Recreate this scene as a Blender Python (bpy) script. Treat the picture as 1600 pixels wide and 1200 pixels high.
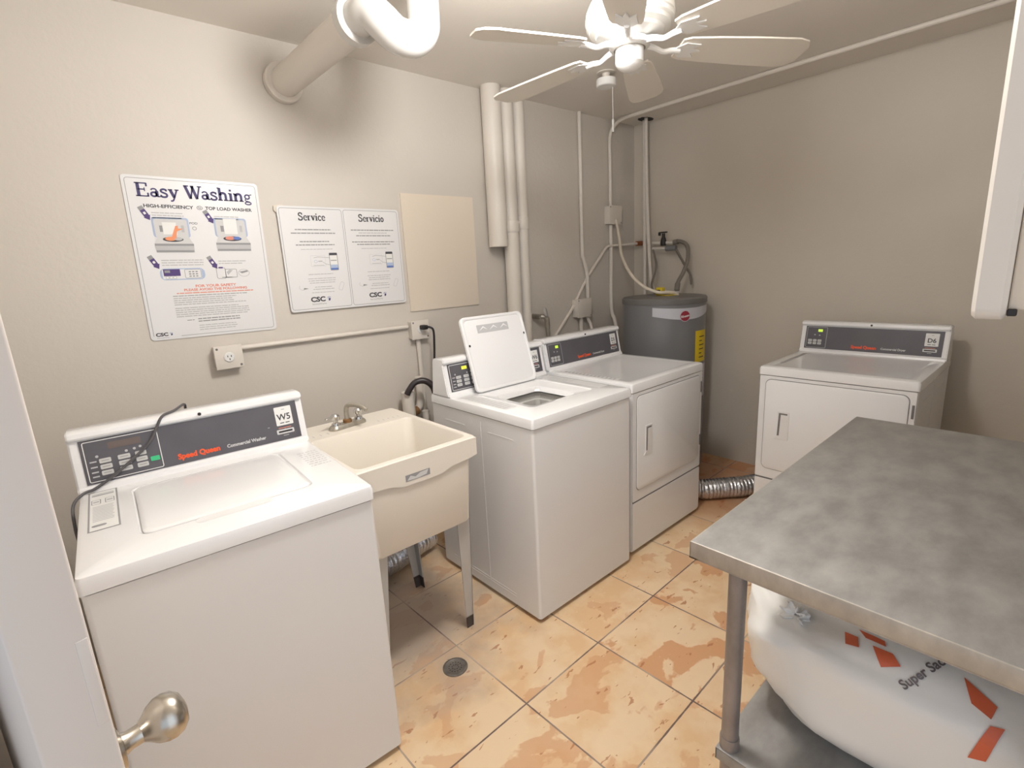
import bpy, bmesh, math, random
from math import sin, cos, pi, radians
from mathutils import Matrix, Vector
random.seed(7)
for o in list(bpy.data.objects): bpy.data.objects.remove(o)
SC = bpy.context.scene
COL = SC.collection

# ------------------------------------------------------------------ camera
F_PX, YAW, PITCH, ROLL, CAMH = 792.83, -0.7217, -0.2244, -0.0529, 1.4858
def cam_matrix():
    cy, sy = cos(YAW), sin(YAW); r = Vector((cy, sy, 0)); f = Vector((-sy, cy, 0)); z = Vector((0, 0, 1))
    cp, sp = cos(PITCH), sin(PITCH)
    F = f*cp + z*sp; U = -f*sp + z*cp
    cr, sr = cos(ROLL), sin(ROLL)
    X = r*cr + U*sr; Y = -r*sr + U*cr
    m = Matrix((X, Y, -F)).transposed().to_4x4(); m.translation = (0, 0, CAMH); return m
cd = bpy.data.cameras.new('camera'); cam = bpy.data.objects.new('camera', cd); COL.objects.link(cam)
cd.sensor_width = 36; cd.lens = F_PX*36/1600; cd.clip_start = .02; cam.matrix_world = cam_matrix(); SC.camera = cam
# ------------------------------------------------------------------ world, exposure
W = bpy.data.worlds.new('world'); SC.world = W; W.use_nodes = True
W.node_tree.nodes['Background'].inputs[0].default_value = (.78, .87, 1.0, 1)
W.node_tree.nodes['Background'].inputs[1].default_value = .9
SC.view_settings.view_transform = 'Standard'; SC.view_settings.look = 'None'
SC.view_settings.exposure = 0.0; SC.view_settings.gamma = 1; SC.view_settings.use_curve_mapping = False
# ------------------------------------------------------------------ room lamps
LX, LY = 1.02, .98
def lamp(name, loc, power, radius, color):
    l = bpy.data.lights.new(name, 'POINT'); l.energy = power; l.shadow_soft_size = radius; l.color = color
    o = bpy.data.objects.new(name, l); COL.objects.link(o); o.location = loc; return o
lamp('ceiling_lamp_light', (LX, LY, 2.32), 54, .12, (1, .98, .955))
# daylight through the doorway behind the camera
dl = bpy.data.lights.new('doorway_daylight', 'AREA'); dl.shape = 'RECTANGLE'; dl.size = .85; dl.size_y = 1.9; dl.energy = 2.5; dl.color = (.84, .91, 1)
do = bpy.data.objects.new('doorway_daylight', dl); COL.objects.link(do); do.location = (.25, -.62, 1.1); do.rotation_euler = (radians(90), 0, 0)

# ------------------------------------------------------------------ materials
def lin(c):
    return tuple(((v/255)/12.92 if v/255 <= .04045 else ((v/255+.055)/1.055)**2.4) for v in c) + (1,)
def mat(name, rgb, rough=.5, metal=0, coat=0, bump=0, bscale=40, var=0, vscale=3, emit=None, estr=0, spec=None, trans=0):
    m = bpy.data.materials.new(name); m.use_nodes = True; nt = m.node_tree; b = nt.nodes['Principled BSDF']
    b.inputs['Base Color'].default_value = lin(rgb); b.inputs['Roughness'].default_value = rough; b.inputs['Metallic'].default_value = metal
    if coat: b.inputs['Coat Weight'].default_value = coat; b.inputs['Coat Roughness'].default_value = .12
    if spec is not None: b.inputs['Specular IOR Level'].default_value = spec
    if trans: b.inputs['Transmission Weight'].default_value = trans
    if emit: b.inputs['Emission Color'].default_value = lin(emit); b.inputs['Emission Strength'].default_value = estr
    tc = nt.nodes.new('ShaderNodeTexCoord')
    if var:
        n = nt.nodes.new('ShaderNodeTexNoise'); n.inputs['Scale'].default_value = vscale; n.inputs['Detail'].default_value = 5
        nt.links.new(tc.outputs['Object'], n.inputs['Vector'])
        mr = nt.nodes.new('ShaderNodeMapRange'); mr.inputs[1].default_value = .3; mr.inputs[2].default_value = .7; mr.inputs[3].default_value = 1-var; mr.inputs[4].default_value = 1+var*.3
        nt.links.new(n.outputs['Fac'], mr.inputs[0])
        h = nt.nodes.new('ShaderNodeHueSaturation'); h.inputs['Color'].default_value = lin(rgb)
        nt.links.new(mr.outputs[0], h.inputs['Value']); nt.links.new(h.outputs[0], b.inputs['Base Color'])
    if bump:
        n = nt.nodes.new('ShaderNodeTexNoise'); n.inputs['Scale'].default_value = bscale; n.inputs['Detail'].default_value = 4
        nt.links.new(tc.outputs['Object'], n.inputs['Vector'])
        bp = nt.nodes.new('ShaderNodeBump'); bp.inputs['Strength'].default_value = bump; bp.inputs['Distance'].default_value = .01
        nt.links.new(n.outputs['Fac'], bp.inputs['Height']); nt.links.new(bp.outputs[0], b.inputs['Normal'])
    return m
M = {}
M['wall'] = mat('wall_paint', (210, 203, 194), .55, bump=.10, bscale=55, var=.03, vscale=1.3)
M['wall_right'] = mat('right_wall_paint', (210, 202, 190), .55, bump=.10, bscale=55, var=.04, vscale=1.5)
M['ceil'] = mat('ceiling_paint', (236, 230, 222), .6, bump=.06, bscale=45, var=.02, vscale=1.2)
M['pipe'] = mat('painted_pipe', (222, 215, 206), .45, bump=.05, bscale=60)
M['appl'] = mat('white_enamel', (238, 238, 239), .22, coat=.5)
M['applside'] = mat('white_cabinet_paint', (232, 231, 231), .34, bump=.02, bscale=300)
M['seam'] = mat('dark_seam', (120, 118, 118), .6)
M['panel'] = mat('graphite_control_panel', (90, 88, 94), .40, var=.15, vscale=9, spec=.5)
M['black'] = mat('black_rubber', (38, 35, 36), .5)
M['blackhose'] = mat('black_hose', (52, 46, 48), .35)
M['white'] = mat('white_print', (232, 232, 230), .5)
M['btn'] = mat('light_button', (200, 200, 198), .5)
M['green'] = mat('green_button', (60, 190, 130), .5)
M['orange'] = mat('orange_print', (238, 88, 40), .5)
M['greyprint'] = mat('grey_print', (150, 150, 152), .6)
M['lightgrey'] = mat('light_grey_print', (188, 188, 190), .6)
M['palegrey'] = mat('pale_grey_print', (208, 208, 208), .6)
M['darkprint'] = mat('charcoal_print', (62, 62, 68), .6)
M['navy'] = mat('navy_print', (68, 62, 108), .6)
M['violet'] = mat('violet_print', (80, 60, 120), .6)
M['blueprint'] = mat('blue_print', (172, 188, 216), .6)
M['blue2'] = mat('mid_blue_print', (92, 120, 190), .6)
M['redprint'] = mat('red_print', (222, 142, 122), .6)
M['skin'] = mat('orange_hand_print', (235, 150, 105), .6)
M['paper'] = mat('poster_sheet', (228, 228, 229), .28, coat=.2)
M['tape'] = mat('beige_tape', (222, 212, 196), .5)
M['cream'] = mat('cream_panel_paint', (226, 214, 198), .55, bump=.04, bscale=50)
M['lcd_off'] = mat('unlit_display', (105, 92, 86), .3)
M['lcd_y'] = mat('lit_yellow_display', (200, 200, 60), .3, emit=(215, 215, 70), estr=.9)
M['lcd_g'] = mat('lit_green_display', (170, 210, 60), .3, emit=(190, 225, 70), estr=.9)
M['hole'] = mat('dark_recess', (40, 38, 38), .7)
M['tubgrey'] = mat('grey_tub_plastic', (196, 194, 190), .4)
M['steelbright'] = mat('steel_basket', (190, 188, 184), .3, metal=.8)
M['sink'] = mat('cream_polymer', (230, 223, 212), .3, bump=.02, bscale=80)
M['sinkleg'] = mat('grey_painted_leg', (190, 188, 184), .5, var=.08, vscale=8)
M['rust'] = mat('worn_dark_foot', (84, 76, 72), .7, var=.3, vscale=30)
M['chrome'] = mat('chrome', (215, 215, 215), .14, metal=1)
M['dullchrome'] = mat('limescaled_chrome', (188, 182, 170), .4, metal=.7, var=.2, vscale=40)
M['corroded'] = mat('corroded_brass', (150, 112, 72), .6, metal=.4, var=.3, vscale=60)
M['nickel'] = mat('brushed_nickel', (196, 190, 180), .26, metal=1)
M['foil'] = mat('aluminium_foil', (212, 212, 214), .25, metal=.9, bump=.5, bscale=60)
M['tank'] = mat('grey_tank_enamel', (122, 122, 124), .28, var=.04, vscale=3)
M['tankcap'] = mat('dark_grey_tank_cap', (112, 110, 108), .4)
M['yellow'] = mat('yellow_tag', (228, 200, 20), .5)
M['yellowv'] = mat('yellow_plastic', (220, 195, 50), .5)
M['redlogo'] = mat('dark_red_print', (150, 45, 60), .5)
M['tagsilver'] = mat('silver_label', (196, 197, 204), .35)
M['braid'] = mat('braided_steel', (150, 145, 138), .4, metal=.7, bump=.6, bscale=400)
M['copper'] = mat('copper', (168, 105, 70), .4, metal=.6)
M['cord'] = mat('grey_cord', (86, 84, 86), .5)
M['fan'] = mat('fan_white', (240, 240, 238), .35, coat=.3)
M['blade'] = mat('fan_blade_white', (232, 226, 216), .45)
M['pvc'] = mat('white_pvc', (206, 204, 200), .25, coat=.3)
M['doorp'] = mat('door_paint', (226, 218, 211), .4, bump=.03, bscale=25)
M['cab'] = mat('cabinet_paint', (226, 220, 212), .4)
M['cab2'] = mat('cabinet_body_paint', (228, 216, 200), .5)
M['bag'] = mat('white_plastic_sack', (246, 244, 240), .3, bump=.35, bscale=7)
M['sackorange'] = mat('faded_orange_print', (222, 108, 72), .4)
M['sackgrey'] = mat('faded_grey_print', (118, 110, 112), .4)
M['glow'] = mat('lamp_glass', (255, 250, 240), .4, emit=(255, 245, 225), estr=6)
M['drain'] = mat('drain_metal', (128, 122, 116), .5, metal=.5, var=.25, vscale=60)

def steel(name, base, rough):
    m = mat(name, base, rough, metal=.4); nt = m.node_tree; b = nt.nodes['Principled BSDF']
    tc = nt.nodes.new('ShaderNodeTexCoord')
    n = nt.nodes.new('ShaderNodeTexNoise'); n.inputs['Scale'].default_value = 9; n.inputs['Detail'].default_value = 9; n.inputs['Roughness'].default_value = .6
    mp = nt.nodes.new('ShaderNodeMapping'); mp.inputs['Scale'].default_value = (1, 1.8, 1); nt.links.new(tc.outputs['Object'], mp.inputs[0]); nt.links.new(mp.outputs[0], n.inputs['Vector'])
    cr = nt.nodes.new('ShaderNodeValToRGB'); cr.color_ramp.elements[0].position = .34; cr.color_ramp.elements[1].position = .7
    cr.color_ramp.elements[0].color = lin([v*.90 for v in base]); cr.color_ramp.elements[1].color = lin([min(255, v*1.07) for v in base])
    nt.links.new(n.outputs['Fac'], cr.inputs[0]); nt.links.new(cr.outputs[0], b.inputs['Base Color'])
    mr = nt.nodes.new('ShaderNodeMapRange'); mr.inputs[3].default_value = rough-.1; mr.inputs[4].default_value = rough+.15
    nt.links.new(n.outputs['Fac'], mr.inputs[0]); nt.links.new(mr.outputs[0], b.inputs['Roughness'])
    return m
M['steel'] = steel('worn_stainless', (160, 158, 155), .5)
M['steeledge'] = steel('worn_stainless_edge', (186, 178, 166), .34)
M['steelleg'] = steel('galvanised_leg', (150, 142, 138), .4)

def floor_material():
    m = bpy.data.materials.new('travertine_tiles'); m.use_nodes = True; nt = m.node_tree; N = nt.nodes; L = nt.links; b = N['Principled BSDF']
    def mth(op, a, bb=None, c=None):
        n = N.new('ShaderNodeMath'); n.operation = op
        for i, v in enumerate((a, bb, c)):
            if v is None: continue
            if isinstance(v, (int, float)): n.inputs[i].default_value = v
            else: L.new(v, n.inputs[i])
        return n.outputs[0]
    def mix(f, a, c):
        n = N.new('ShaderNodeMix'); n.data_type = 'RGBA'
        if isinstance(f, (int, float)): n.inputs[0].default_value = f
        else: L.new(f, n.inputs[0])
        for i, v in ((6, a), (7, c)):
            if isinstance(v, tuple): n.inputs[i].default_value = v
            else: L.new(v, n.inputs[i])
        return n.outputs[2]
    tc = N.new('ShaderNodeTexCoord'); mp = N.new('ShaderNodeMapping'); mp.vector_type = 'TEXTURE'
    mp.inputs['Location'].default_value = (.9643, 1.5234, 0); mp.inputs['Rotation'].default_value = (0, 0, radians(1.13))
    L.new(tc.outputs['Object'], mp.inputs[0])
    s = N.new('ShaderNodeSeparateXYZ'); L.new(mp.outputs[0], s.inputs[0])
    T = .4059
    ux, uy = mth('DIVIDE', s.outputs[0], T), mth('DIVIDE', s.outputs[1], T)
    fx, fy = mth('FLOOR', ux), mth('FLOOR', uy); rx, ry = mth('SUBTRACT', ux, fx), mth('SUBTRACT', uy, fy)
    dx = mth('MINIMUM', rx, mth('SUBTRACT', 1, rx)); dy = mth('MINIMUM', ry, mth('SUBTRACT', 1, ry))
    d = mth('MINIMUM', dx, dy)
    wob = N.new('ShaderNodeTexNoise'); wob.inputs['Scale'].default_value = 35; L.new(tc.outputs['Object'], wob.inputs['Vector'])
    d2 = mth('ADD', d, mth('MULTIPLY', mth('SUBTRACT', wob.outputs['Fac'], .5), .006))
    gr = mth('LESS_THAN', d2, .0072)
    cb = N.new('ShaderNodeCombineXYZ'); L.new(fx, cb.inputs[0]); L.new(fy, cb.inputs[1])
    wn = N.new('ShaderNodeTexWhiteNoise'); wn.noise_dimensions = '3D'; L.new(cb.outputs[0], wn.inputs['Vector'])
    off = N.new('ShaderNodeVectorMath'); off.operation = 'MULTIPLY_ADD'; L.new(wn.outputs['Color'], off.inputs[0]); off.inputs[1].default_value = (9, 9, 9); L.new(mp.outputs[0], off.inputs[2])
    def noise(scale, det, rough=.5, st=(1, 1, 1), dist=0):
        mm = N.new('ShaderNodeMapping'); mm.inputs['Scale'].default_value = st; L.new(off.outputs[0], mm.inputs[0])
        n = N.new('ShaderNodeTexNoise'); n.inputs['Scale'].default_value = scale; n.inputs['Detail'].default_value = det; n.inputs['Roughness'].default_value = rough; n.inputs['Distortion'].default_value = dist
        L.new(mm.outputs[0], n.inputs['Vector']); return n.outputs['Fac']
    def ramp(v, a, c):
        n = N.new('ShaderNodeMapRange'); n.inputs[1].default_value = a; n.inputs[2].default_value = c; L.new(v, n.inputs[0]); return n.outputs[0]
    pale, mid, dark = lin((238, 212, 176)), lin((230, 194, 150)), lin((214, 160, 116))
    c1 = mix(ramp(noise(5, 4), .42, .6), pale, mid)
    c1 = mix(mth('MULTIPLY', ramp(noise(12, 6, .6), .5, .62), .4), c1, lin((242, 216, 178)))
    pm = ramp(noise(4.2, 5, .5, (1, 1.25, 1), .35), .555, .575)
    tint = mth('MULTIPLY', pm, mth('ADD', .45, mth('MULTIPLY', wn.outputs['Value'], .5)))
    c2 = mix(tint, c1, dark)
    pits = ramp(noise(17, 3, .5, (1, 2.6, 1), .5), .672, .69)
    c3 = mix(mth('MULTIPLY', pits, .75), c2, lin((184, 118, 76)))
    specks = ramp(noise(48, 2), .74, .76)
    c3 = mix(mth('MULTIPLY', specks, .7), c3, lin((240, 228, 204)))
    # worn grey traffic dirt around the floor drain and the tub legs
    vd = N.new('ShaderNodeVectorMath'); vd.operation = 'DISTANCE'; L.new(tc.outputs['Object'], vd.inputs[0]); vd.inputs[1].default_value = (.85, 1.85, 0)
    dn = N.new('ShaderNodeTexNoise'); dn.inputs['Scale'].default_value = 5; dn.inputs['Detail'].default_value = 5; L.new(tc.outputs['Object'], dn.inputs['Vector'])
    dm = ramp(mth('ADD', vd.outputs['Value'], mth('MULTIPLY', mth('SUBTRACT', dn.outputs['Fac'], .5), .9)), .62, .22)
    c4 = mix(mth('MULTIPLY', dm, .72), c3, lin((168, 156, 148)))
    vd2 = N.new('ShaderNodeVectorMath'); vd2.operation = 'DISTANCE'; L.new(tc.outputs['Object'], vd2.inputs[0]); vd2.inputs[1].default_value = (3.1, 1.6, 0)
    dm2 = ramp(vd2.outputs['Value'], .75, .3)
    c4 = mix(mth('MULTIPLY', dm2, .6), c4, lin((176, 104, 64)))
    gn = N.new('ShaderNodeTexNoise'); gn.inputs['Scale'].default_value = 3.2; L.new(tc.outputs['Object'], gn.inputs['Vector'])
    gc = mix(ramp(gn.outputs['Fac'], .42, .62), lin((118, 98, 92)), lin((190, 172, 154)))
    c5 = mix(gr, c4, gc)
    L.new(c5, b.inputs['Base Color'])
    b.inputs['Roughness'].default_value = .38; b.inputs['Coat Weight'].default_value = .15
    h = mth('SUBTRACT', mth('SUBTRACT', 1, mth('MULTIPLY', gr, .8)), mth('MULTIPLY', pits, .3))
    bp = N.new('ShaderNodeBump'); bp.inputs['Strength'].default_value = .5; bp.inputs['Distance'].default_value = .003; L.new(h, bp.inputs['Height']); L.new(bp.outputs[0], b.inputs['Normal'])
    return m
M['floor'] = floor_material()

# ------------------------------------------------------------------ mesh helpers
class MB:
    def __init__(s, *mats): s.bm = bmesh.new(); s.mats = list(mats) or ['appl']; s.T = Matrix()
    def mi(s, m):
        if m is None: return 0
        if m not in s.mats: s.mats.append(m)
        return s.mats.index(m)
    def faces(s, vs, fs, m=None, smooth=True):
        k = s.mi(m); bv = [s.bm.verts.new(s.T @ Vector(v)) for v in vs]; out = []
        for f in fs:
            try: ff = s.bm.faces.new([bv[i] for i in f])
            except ValueError: continue
            ff.material_index = k; ff.smooth = smooth; out.append(ff)
        return out
    def box(s, x0, x1, y0, y1, z0, z1, r=0, m=None, seg=3):
        t = bmesh.new(); bmesh.ops.create_cube(t, size=1)
        for v in t.verts: v.co = Vector(((x0+x1)/2+v.co.x*(x1-x0), (y0+y1)/2+v.co.y*(y1-y0), (z0+z1)/2+v.co.z*(z1-z0)))
        if r: bmesh.ops.bevel(t, geom=t.edges[:], offset=r, segments=seg, profile=.5, affect='EDGES')
        s.merge(t, m)
    def merge(s, t, m=None):
        k = s.mi(m); mp = {}
        for v in t.verts: mp[v] = s.bm.verts.new(s.T @ v.co)
        for f in t.faces:
            try: ff = s.bm.faces.new([mp[v] for v in f.verts])
            except ValueError: continue
            ff.material_index = k; ff.smooth = True
        t.free()
    def tube(s, pts, r, n=14, m=None, cap=True, smooth=True, sub=6):
        pts = [Vector(p) for p in pts]
        rr = r if isinstance(r, (list, tuple)) else [r]*len(pts)
        if smooth and len(pts) > 2:
            q = []; qr = []
            for i in range(len(pts)-1):
                p0 = pts[max(i-1, 0)]; p1 = pts[i]; p2 = pts[i+1]; p3 = pts[min(i+2, len(pts)-1)]
                for k in range(sub):
                    t = k/sub; a = p1*2; b = (p2-p0)*t; c = (p0*2-p1*5+p2*4-p3)*t*t; d = (-p0+p1*3-p2*3+p3)*t**3
                    q.append((a+b+c+d)*.5); qr.append(rr[i]*(1-t)+rr[i+1]*t)
            q.append(pts[-1]); qr.append(rr[-1]); pts, rr = q, qr
        tan = []
        for i in range(len(pts)): tan.append((pts[min(i+1, len(pts)-1)]-pts[max(i-1, 0)]).normalized())
        up = Vector((0, 0, 1)) if abs(tan[0].z) < .9 else Vector((1, 0, 0))
        u = tan[0].cross(up).normalized(); vs = []; fs = []
        for i, p in enumerate(pts):
            u = (u-tan[i]*u.dot(tan[i])).normalized(); w = tan[i].cross(u)
            for k in range(n):
                a = 2*pi*k/n; vs.append(p+(u*cos(a)+w*sin(a))*rr[i])
        for i in range(len(pts)-1):
            for k in range(n): fs.append((i*n+k, i*n+(k+1) % n, (i+1)*n+(k+1) % n, (i+1)*n+k))
        if cap: fs.append(tuple(range(n))[::-1]); fs.append(tuple((len(pts)-1)*n+k for k in range(n)))
        s.faces(vs, fs, m)
    def lathe(s, prof, n=40, m=None, c=(0, 0, 0), cap=True):
        vs = []; fs = []
        for r, z in prof:
            for k in range(n): a = 2*pi*k/n; vs.append((c[0]+r*cos(a), c[1]+r*sin(a), c[2]+z))
        for i in range(len(prof)-1):
            for k in range(n): fs.append((i*n+k, i*n+(k+1) % n, (i+1)*n+(k+1) % n, (i+1)*n+k))
        if cap: fs.append(tuple(range(n))[::-1]); fs.append(tuple((len(prof)-1)*n+k for k in range(n)))
        s.faces(vs, fs, m)
    def loops(s, L, m=None, cap0=False, cap1=False, ms=None):
        n = len(L[0]); 
        vs = [v for l in L for v in l]; 
        for i in range(len(L)-1):
            pass
        fs = []; 
        for i in range(len(L)-1):
            for k in range(n): fs.append((i*n+k, i*n+(k+1) % n, (i+1)*n+(k+1) % n, (i+1)*n+k))
        if cap0: fs.append(tuple(range(n))[::-1])
        if cap1: fs.append(tuple((len(L)-1)*n+k for k in range(n)))
        s.faces(vs, fs, m)
    def poly(s, pts, z=0, m=None, th=0):
        if th:
            n = len(pts); vs = [(x, y, z) for x, y in pts]+[(x, y, z-th) for x, y in pts]
            s.faces(vs, [tuple(range(n)), tuple(range(2*n-1, n-1, -1))]+[((k+1) % n, k, n+k, n+(k+1) % n) for k in range(n)], m, smooth=False)
        else: s.faces([(x, y, z) for x, y in pts], [tuple(range(len(pts)))], m, smooth=False)
    def rect(s, x0, x1, y0, y1, z=0, m=None, th=0, r=0): s.poly(rrect(x0, x1, y0, y1, r) if r else [(x0, y0), (x1, y0), (x1, y1), (x0, y1)], z, m, th)
    def outline(s, pts, w, z=0, m=None, closed=True):
        n = len(pts); P = [Vector((p[0], p[1])) for p in pts]; vs = []
        for i in range(n):
            if closed: a, b = P[i-1], P[(i+1) % n]
            else: a, b = P[max(i-1, 0)], P[min(i+1, n-1)]
            t = (b-a).normalized(); nn = Vector((-t.y, t.x))
            vs += [(P[i].x+nn.x*w/2, P[i].y+nn.y*w/2, z), (P[i].x-nn.x*w/2, P[i].y-nn.y*w/2, z)]
        fs = [(2*i, 2*i+1, 2*((i+1) % n)+1, 2*((i+1) % n)) for i in range(n if closed else n-1)]
        for f in s.faces(vs, fs, m, smooth=False):
            f.normal_update()
    def text(s, st, x, y, size, z=0, m=None, bold=0, align='LEFT', sx=1, th=0):
        c = bpy.data.curves.new('t', 'FONT'); c.body = st; c.size = size; c.offset = bold; c.align_x = align; c.resolution_u = 3; c.extrude = th
        o = bpy.data.objects.new('t', c); COL.objects.link(o); bpy.context.view_layer.update()
        me = o.to_mesh(); k = s.mi(m); bv = [s.bm.verts.new(s.T @ Vector((x+v.co.x*sx, y+v.co.y, z+v.co.z))) for v in me.vertices]
        for p in me.polygons:
            try: f = s.bm.faces.new([bv[i] for i in p.vertices]); f.material_index = k
            except ValueError: pass
        o.to_mesh_clear(); bpy.data.objects.remove(o); bpy.data.curves.remove(c)
    def build(s, name, parent=None, sharp=32, loc=None, rot=None, **props):
        me = bpy.data.meshes.new(name); bmesh.ops.remove_doubles(s.bm, verts=s.bm.verts[:], dist=1e-6)
        s.bm.to_mesh(me); s.bm.free()
        for k in s.mats: me.materials.append(M[k])
        me.set_sharp_from_angle(angle=radians(sharp))
        o = bpy.data.objects.new(name, me); COL.objects.link(o); o.parent = parent
        if loc: o.location = loc
        if rot: o.rotation_euler = rot
        for k, v in props.items(): o[k] = v
        return o
def rrect(x0, x1, y0, y1, r, n=6):
    p = []
    for cx, cy, a in ((x1-r, y1-r, 0), (x0+r, y1-r, 90), (x0+r, y0+r, 180), (x1-r, y0+r, 270)):
        for k in range(n+1): t = radians(a+90*k/n); p.append((cx+r*cos(t), cy+r*sin(t)))
    return p
def thing(name, label, cat, loc=(0, 0, 0), rot=(0, 0, 0), group=None):
    o = bpy.data.objects.new(name, None); COL.objects.link(o); o.location = loc; o.rotation_euler = rot; o.empty_display_size = .05
    o['label'] = label; o['category'] = cat
    if group: o['group'] = group
    return o
def copy_tree(o, parent=None):
    c = o.copy(); COL.objects.link(c); c.parent = parent
    for ch in [x for x in bpy.data.objects if x.parent == o and x != c]: copy_tree(ch, c)
    return c
def struct(mb, name, parent=None, **k): 
    return mb.build(name, parent, kind='structure', **k)

# ------------------------------------------------------------------ room shell
RX, RY, RH, LXW, FY = 3.5717, 2.481, 2.497, -.26, -.30
b = MB('floor'); b.box(LXW-1.5, RX+.1, FY-2.2, RY+.1, -.1, 0); struct(b, 'floor')
b = MB('ceil'); b.box(LXW-1.5, RX+.1, FY-2.2, RY+.1, RH, RH+.1)
struct(b, 'ceiling')
b = MB('wall'); b.box(LXW-.1, RX+.1, RY, RY+.1, 0, RH); struct(b, 'wall_back')
b = MB('wall_right'); b.box(RX, RX+.1, FY-.1, RY, 0, RH); struct(b, 'wall_right')
b = MB('wall'); b.box(LXW-.1, LXW, 1.0, RY, 0, RH); b.box(LXW-.1, LXW, FY, 1.0, 2.12, RH); struct(b, 'wall_left')
b = MB('wall'); b.box(.78, RX, FY-.1, FY, 0, RH); b.box(LXW-.1, .78, FY-.1, FY, 2.1, RH); struct(b, 'wall_front')
# door: seen almost edge on at the far left, hinged on the left wall
dA = radians(101.2); dL = .77
D = MB('doorp'); D.box(0, dL, 0, .057, 0.01, 2.05, .003)
door = struct(D, 'door_1', loc=(-.0335, .62, 0), rot=(0, 0, dA))
b = MB('doorp'); b.box(-.001, .001, .002, .012, 1.05, 1.15, .001); b.build('latch_plate', door)
k = MB('nickel'); k.T = Matrix.Translation((.066, 0, .964)) @ Matrix.Rotation(radians(90), 4, 'X')
k.lathe([(0, 0), (.033, 0), (.033, .004), (.028, .009), (.014, .012), (.0115, .018), (.0115, .030), (.016, .036), (.023, .043), (.0275, .052), (.0285, .060), (.026, .069), (.019, .076), (.009, .079), (0, .08)], 36, cap=False)
k.build('door_knob', door)
b = MB('cream'); b.box(LXW-.005, LXW+.02, 1.5, 1.57, 0, 2.12, .004); struct(b, 'trim_1')

# ------------------------------------------------------------------ washers and dryers
PW = .605; PH = .130
def console_T():      # maps (u, v, w) on the sloping console face
    p0 = Vector((.024, .5605, .9335)); p1 = Vector((.024, .5855, 1.0625))
    v = (p1-p0).normalized(); u = Vector((1, 0, 0)); w = u.cross(v)
    m = Matrix((u, v, w)).transposed().to_4x4(); m.translation = p0 + w*.002; return m
CT = console_T()
def ring(x0, x1, y0, y1, r, z, n=12): return [(x, y, z) for x, y in rrect(x0, x1, y0, y1, r, n)]
def circ(cx, cy, r, z, n):
    L = []; per = n//4
    for q in range(4):
        for k in range(per):
            # same angular ordering as rrect
            a = radians(q*90+90*k/(per-1)) if False else 2*pi*(q*per+k+.5)/n
            L.append((cx+r*cos(a), cy+r*sin(a), z))
    return L
def console(t, Wd, name='console'):
    b = MB('appl')
    prof = [(.548, .9128), (.552, .925), (.5595, .930), (.5868, 1.066), (.577, 1.068), (.575, 1.074), (.578, 1.086), (.588, 1.091), (.655, 1.089), (.668, 1.082), (.690, .9128)]
    n = len(prof); vs = []; 
    xs = [(0.004, -.004), (0, 0), (Wd, 0), (Wd-.004, -.004)]
    for x, _ in ((0, 0), (Wd, 0)): vs += [(x, y, z) for y, z in prof]
    b.faces(vs, [tuple(range(n))[::-1], tuple(range(n, 2*n))]+[(k, (k+1) % n, n+(k+1) % n, n+k) for k in range(n)])
    bmesh.ops.recalc_face_normals(b.bm, faces=b.bm.faces[:])
    bmesh.ops.bevel(b.bm, geom=[e for e in b.bm.edges if abs(e.verts[0].co.x-e.verts[1].co.x) < 1e-5 and len(e.link_faces) == 2], offset=.004, segments=2, affect='EDGES')
    o = b.build(name, t)
    c = MB('hole'); c.T = Matrix.Translation((Wd*.51, .5745, 1.079)) @ Matrix.Rotation(radians(90), 4, 'X'); c.lathe([(0, .0015), (.005, .0015), (.005, -.002)], 16, cap=False); c.build('screw_hole', o)
    return o
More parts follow.
